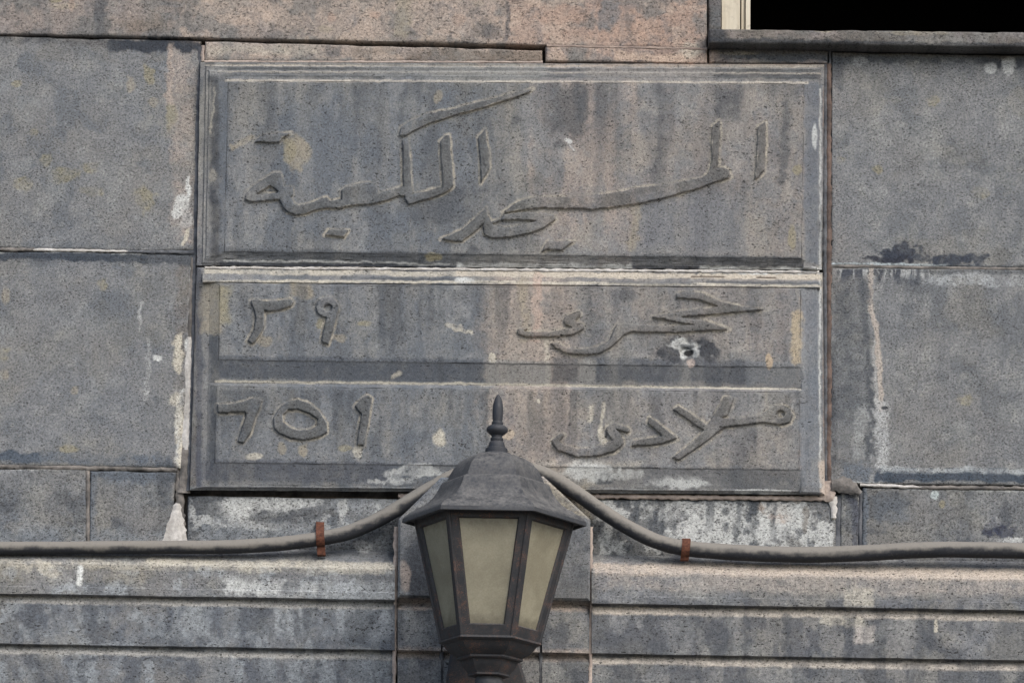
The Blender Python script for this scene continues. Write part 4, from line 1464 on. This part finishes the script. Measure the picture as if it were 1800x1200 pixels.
def tube(name, pts, mat, seg=20, bumps=0., parent=None):
    vv, ff = [], []
    for i, (c, r) in enumerate(pts):
        a_, b_ = pts[max(0, i - 1)][0], pts[min(len(pts) - 1, i + 1)][0]
        t = (b_ - a_).normalized()
        n1 = t.cross(Vector((0, 1, 0))).normalized()
        n2 = n1.cross(t)
        for s_ in range(seg):
            an = 2 * math.pi * s_ / seg
            rr = r * (1 + bumps * (float(vnoise(c.x, s_ * .7, .05, 601)) - .5) + bumps * .7 * (float(vnoise(c.x, s_ * .9, .015, 603)) - .5))
            vv.append(c + (n1 * math.cos(an) + n2 * math.sin(an)) * rr)
        if i:
            for s_ in range(seg):
                a2, b2 = (i - 1) * seg, i * seg
                j = (s_ + 1) % seg
                ff.append((a2 + s_, a2 + j, b2 + j, b2 + s_))
    ff.append(tuple(range(seg)))
    ff.append(tuple(range(len(vv) - 1, len(vv) - 1 - seg, -1)))
    return mesh(name, vv, ff, mat, parent, True)


fine = catmull(cp, 10)
cable = tube('cable', fine, M_CABLE, 20, .06)
cable['label'] = 'thick dusty grey cable draped along the ledge and over the pier behind the lantern'
cable['category'] = 'cable'


def strap(px, tilt, top, bot, label):
    c, r = min(fine, key=lambda q: abs((q[0] - P(px, 950, .04)).x))
    r = r + .0012
    wd = 7.2 * MM
    prof = []
    zt, zb = P(px, top, .0).z, P(px, bot, .03).z
    prof.append((.011, zt))
    prof.append((.002, zt - .001))
    prof.append((-.004, zt - .006))
    for a_ in range(80, -86, -15):
        an = math.radians(a_)
        prof.append((c.y - r * math.cos(an), c.z + r * math.sin(an)))
    prof.append((c.y - .001, min(zb, c.z - r - .004)))
    prof.append((c.y + .012, min(zb, c.z - r - .004) - .001))
    vv, ff = [], []
    th = .0018
    for i, (y, z) in enumerate(prof):
        a_, b_ = prof[max(0, i - 1)], prof[min(len(prof) - 1, i + 1)]
        ty, tz = b_[0] - a_[0], b_[1] - a_[1]
        q = math.hypot(ty, tz) or 1
        ny_, nz_ = tz / q, -ty / q
        dx = tilt * (z - c.z)
        for sx in (-1, 1):
            for th_ in (0, th):
                vv.append((c.x + dx + sx * wd, y + ny_ * th_, z + nz_ * th_))
        if i:
            p0, p1 = 4 * (i - 1), 4 * i
            for a2, b2 in ((0, 1), (1, 3), (3, 2), (2, 0)):
                ff.append((p0 + a2, p0 + b2, p1 + b2, p1 + a2))
    ff += [(0, 1, 3, 2), (len(vv) - 4, len(vv) - 2, len(vv) - 1, len(vv) - 3)]
    o = mesh('cable_strap', vv, ff, M_STRAP)
    o['label'], o['category'], o['group'] = label, 'cable strap', 'rust red straps holding the cable'
    return o


strap(561, -.08, 917, 975, 'taller rust red strap over the cable under the left part of the tablet')
strap(1207, .10, 946, 984, 'shorter rust red strap over the cable below the right part of the tablet')

# ------------------------------------------------------------------ the wall lantern
LD = .34
LS = (P(867, 930, LD) - P(866, 930, LD)).length
BASE = P(861.5, 1128, LD)
lamp = thing('wall_lantern', 'hexagonal black iron lantern with dirty frosted panes and finial on the wall', 'lantern', BASE)
LROT = Matrix.Rotation(math.radians(1.05), 4, 'Y') @ Matrix.Rotation(math.radians(-4.5), 4, 'Z')
CT = math.cos(TH)


def lz(y):
    return (1128 - y) * LS / CT


def lp(v):
    return BASE + (LROT @ Vector(v))


def hexring(prof, name, mat, parent, seg=6, sub=1, smooth=False, sharp=None, cap_top=True, cap_bot=True, wob=0.):
    """profile [(radius px, picture height)] turned round the lantern axis with seg sides"""
    vv, ff = [], []
    ns = seg * sub
    for ri, (r, y) in enumerate(prof):
        for k_ in range(seg):
            a0, a1 = 2 * math.pi * k_ / seg, 2 * math.pi * (k_ + 1) / seg
            for s_ in range(sub):
                t = s_ / sub
                x = (math.cos(a0) * (1 - t) + math.cos(a1) * t) * r * LS
                yy = (math.sin(a0) * (1 - t) + math.sin(a1) * t) * r * LS
                q = 1 + wob * (random.random() - .5)
                vv.append(lp((x * q, yy * q, lz(y) + wob * .01 * (random.random() - .5))))
        if ri:
            for i in range(ns):
                j = (i + 1) % ns
                ff.append(((ri - 1) * ns + j, (ri - 1) * ns + i, ri * ns + i, ri * ns + j))
    if cap_top:
        ff.append(tuple(range(ns)))
    if cap_bot:
        ff.append(tuple(range(len(vv) - 1, len(vv) - 1 - ns, -1)))
    return mesh(name, vv, ff, mat, parent, smooth, sharp)


roof = hexring([(24, 801), (31, 803), (47, 807), (62, 815), (74, 827), (82, 841), (86, 850), (93, 853), (96, 856), (101, 867), (109, 879), (119, 889), (130, 896), (138, 899),
                (141, 902), (149, 906), (158, 912), (162, 917), (163, 924), (159, 925), (156, 920), (140, 918), (136, 922)], 'roof', M_ROOF, lamp, 6, 6, True, 28, wob=.004)
hexring([(.8, 696), (3.2, 698.5), (5.6, 703), (7.6, 709), (9.2, 717), (9.7, 725), (9.2, 735), (8.2, 744), (9.8, 745), (10.2, 748), (9.6, 750), (13, 751), (17.5, 754), (19.2, 758),
         (18.6, 762), (14, 766), (9.8, 769), (9.4, 772), (11.2, 773.5), (11.6, 776.5), (10.4, 778.5), (12.6, 780), (14.6, 786), (15.2, 790), (19.2, 791.5), (20, 795), (20, 799),
         (26.5, 801), (28, 804), (26, 808)], 'finial', M_FIN, lamp, 28, 1, True, 40)
# glazed body
Rt, Yt, Rb, Yb = 139.0, 921.0, 87.0, 1128.0


def face_pt(k_, u, v, off):
    """u 0..1 across face k, v 0 top .. 1 bottom, off metres outwards"""
    a0, a1 = math.radians(60 * k_), math.radians(60 * (k_ + 1))
    r = (Rt + (Rb - Rt) * v) * LS
    z = lz(Yt + (Yb - Yt) * v)
    x = (math.cos(a0) * (1 - u) + math.cos(a1) * u) * r
    y = (math.sin(a0) * (1 - u) + math.sin(a1) * u) * r
    am = (a0 + a1) / 2
    return lp((x + math.cos(am) * off, y + math.sin(am) * off, z))


fv, ffs = [], []
for k_ in range(6):
    uo = [(0, 0), (1, 0), (1, 1), (0, 1)]
    ui = [(.125, .062), (.875, .062), (.815, .90), (.185, .90)]
    um = [(.105, .052), (.895, .052), (.835, .912), (.165, .912)]
    n = len(fv)
    for ring, off in ((uo, 0.), (um, .0005), (ui, -.004), (ui, -.012), (uo, -.012)):
        fv += [face_pt(k_, u, v, off) for u, v in ring]
    for r_ in range(4):
        for i in range(4):
            j = (i + 1) % 4
            ffs.append((n + r_ * 4 + i, n + r_ * 4 + j, n + r_ * 4 + 4 + j, n + r_ * 4 + 4 + i))
# slim beads along the six corners
for k_ in range(6):
    n = len(fv)
    a_ = math.radians(60 * k_)
    for v in (0.0, 1.0):
        r = (Rt + (Rb - Rt) * v) * LS
        z = lz(Yt + (Yb - Yt) * v)
        for s_ in range(6):
            an = a_ + 2 * math.pi * s_ / 6
            fv.append(lp((math.cos(a_) * r + .0032 * math.cos(an), math.sin(a_) * r + .0032 * math.sin(an), z)))
    for s_ in range(6):
        j = (s_ + 1) % 6
        ffs.append((n + s_, n + j, n + 6 + j, n + 6 + s_))
mesh('frame', fv, ffs, M_IRON, lamp)
for k_ in range(6):
    ui = [(.11, .05), (.89, .05), (.83, .915), (.17, .915)]
    v = [face_pt(k_, a_, b_, -.005) for a_, b_ in ui] + [face_pt(k_, a_, b_, -.008) for a_, b_ in ui]
    mesh('pane', v, [(0, 1, 2, 3), (7, 6, 5, 4), (0, 4, 5, 1), (1, 5, 6, 2), (2, 6, 7, 3), (3, 7, 4, 0)], M_GLASS, lamp)
# bulb inside
hexring([(4, 1010), (16, 1018), (22, 1032), (20, 1048), (12, 1066), (10, 1080), (10, 1125)], 'bulb', M_CREAM, lamp, 14, 1, True, 50)
hexring([(84, 1126), (90, 1128), (91, 1131), (88, 1133), (82, 1135), (77, 1142), (70, 1149), (62, 1153), (58, 1156), (59, 1159), (57, 1161), (50, 1162), (49, 1166), (45, 1174), (39, 1180), (37, 1184),
         (37.5, 1187), (34, 1188)], 'base', M_IRON, lamp, 6, 4, True, 28, wob=.004)
hexring([(20, 1186), (23, 1190), (25, 1196), (25, 1204), (22, 1212), (17, 1219), (14, 1228), (14, 1262), (20, 1266), (22, 1272), (18, 1278)], 'stem', M_ROOF, lamp, 24, 1, True, 45)
# arm back to the wall plate
pts = []
for i in range(15):
    t = i / 14
    pts.append((lp((0, .25 * t, lz(1275) - .10 * math.sin(math.pi * t) - .05 * t)), .013))
tube('arm', pts, M_IRON, 12, 0., lamp)
prism('wall_plate', [(783, 1200), (792, 1142), (812, 1126), (893, 1126), (910, 1146), (926, 1200), (926, 1420), (880, 1470), (826, 1470), (783, 1420)], .085, M_IRON, lamp, back=-.03, bev=.006)
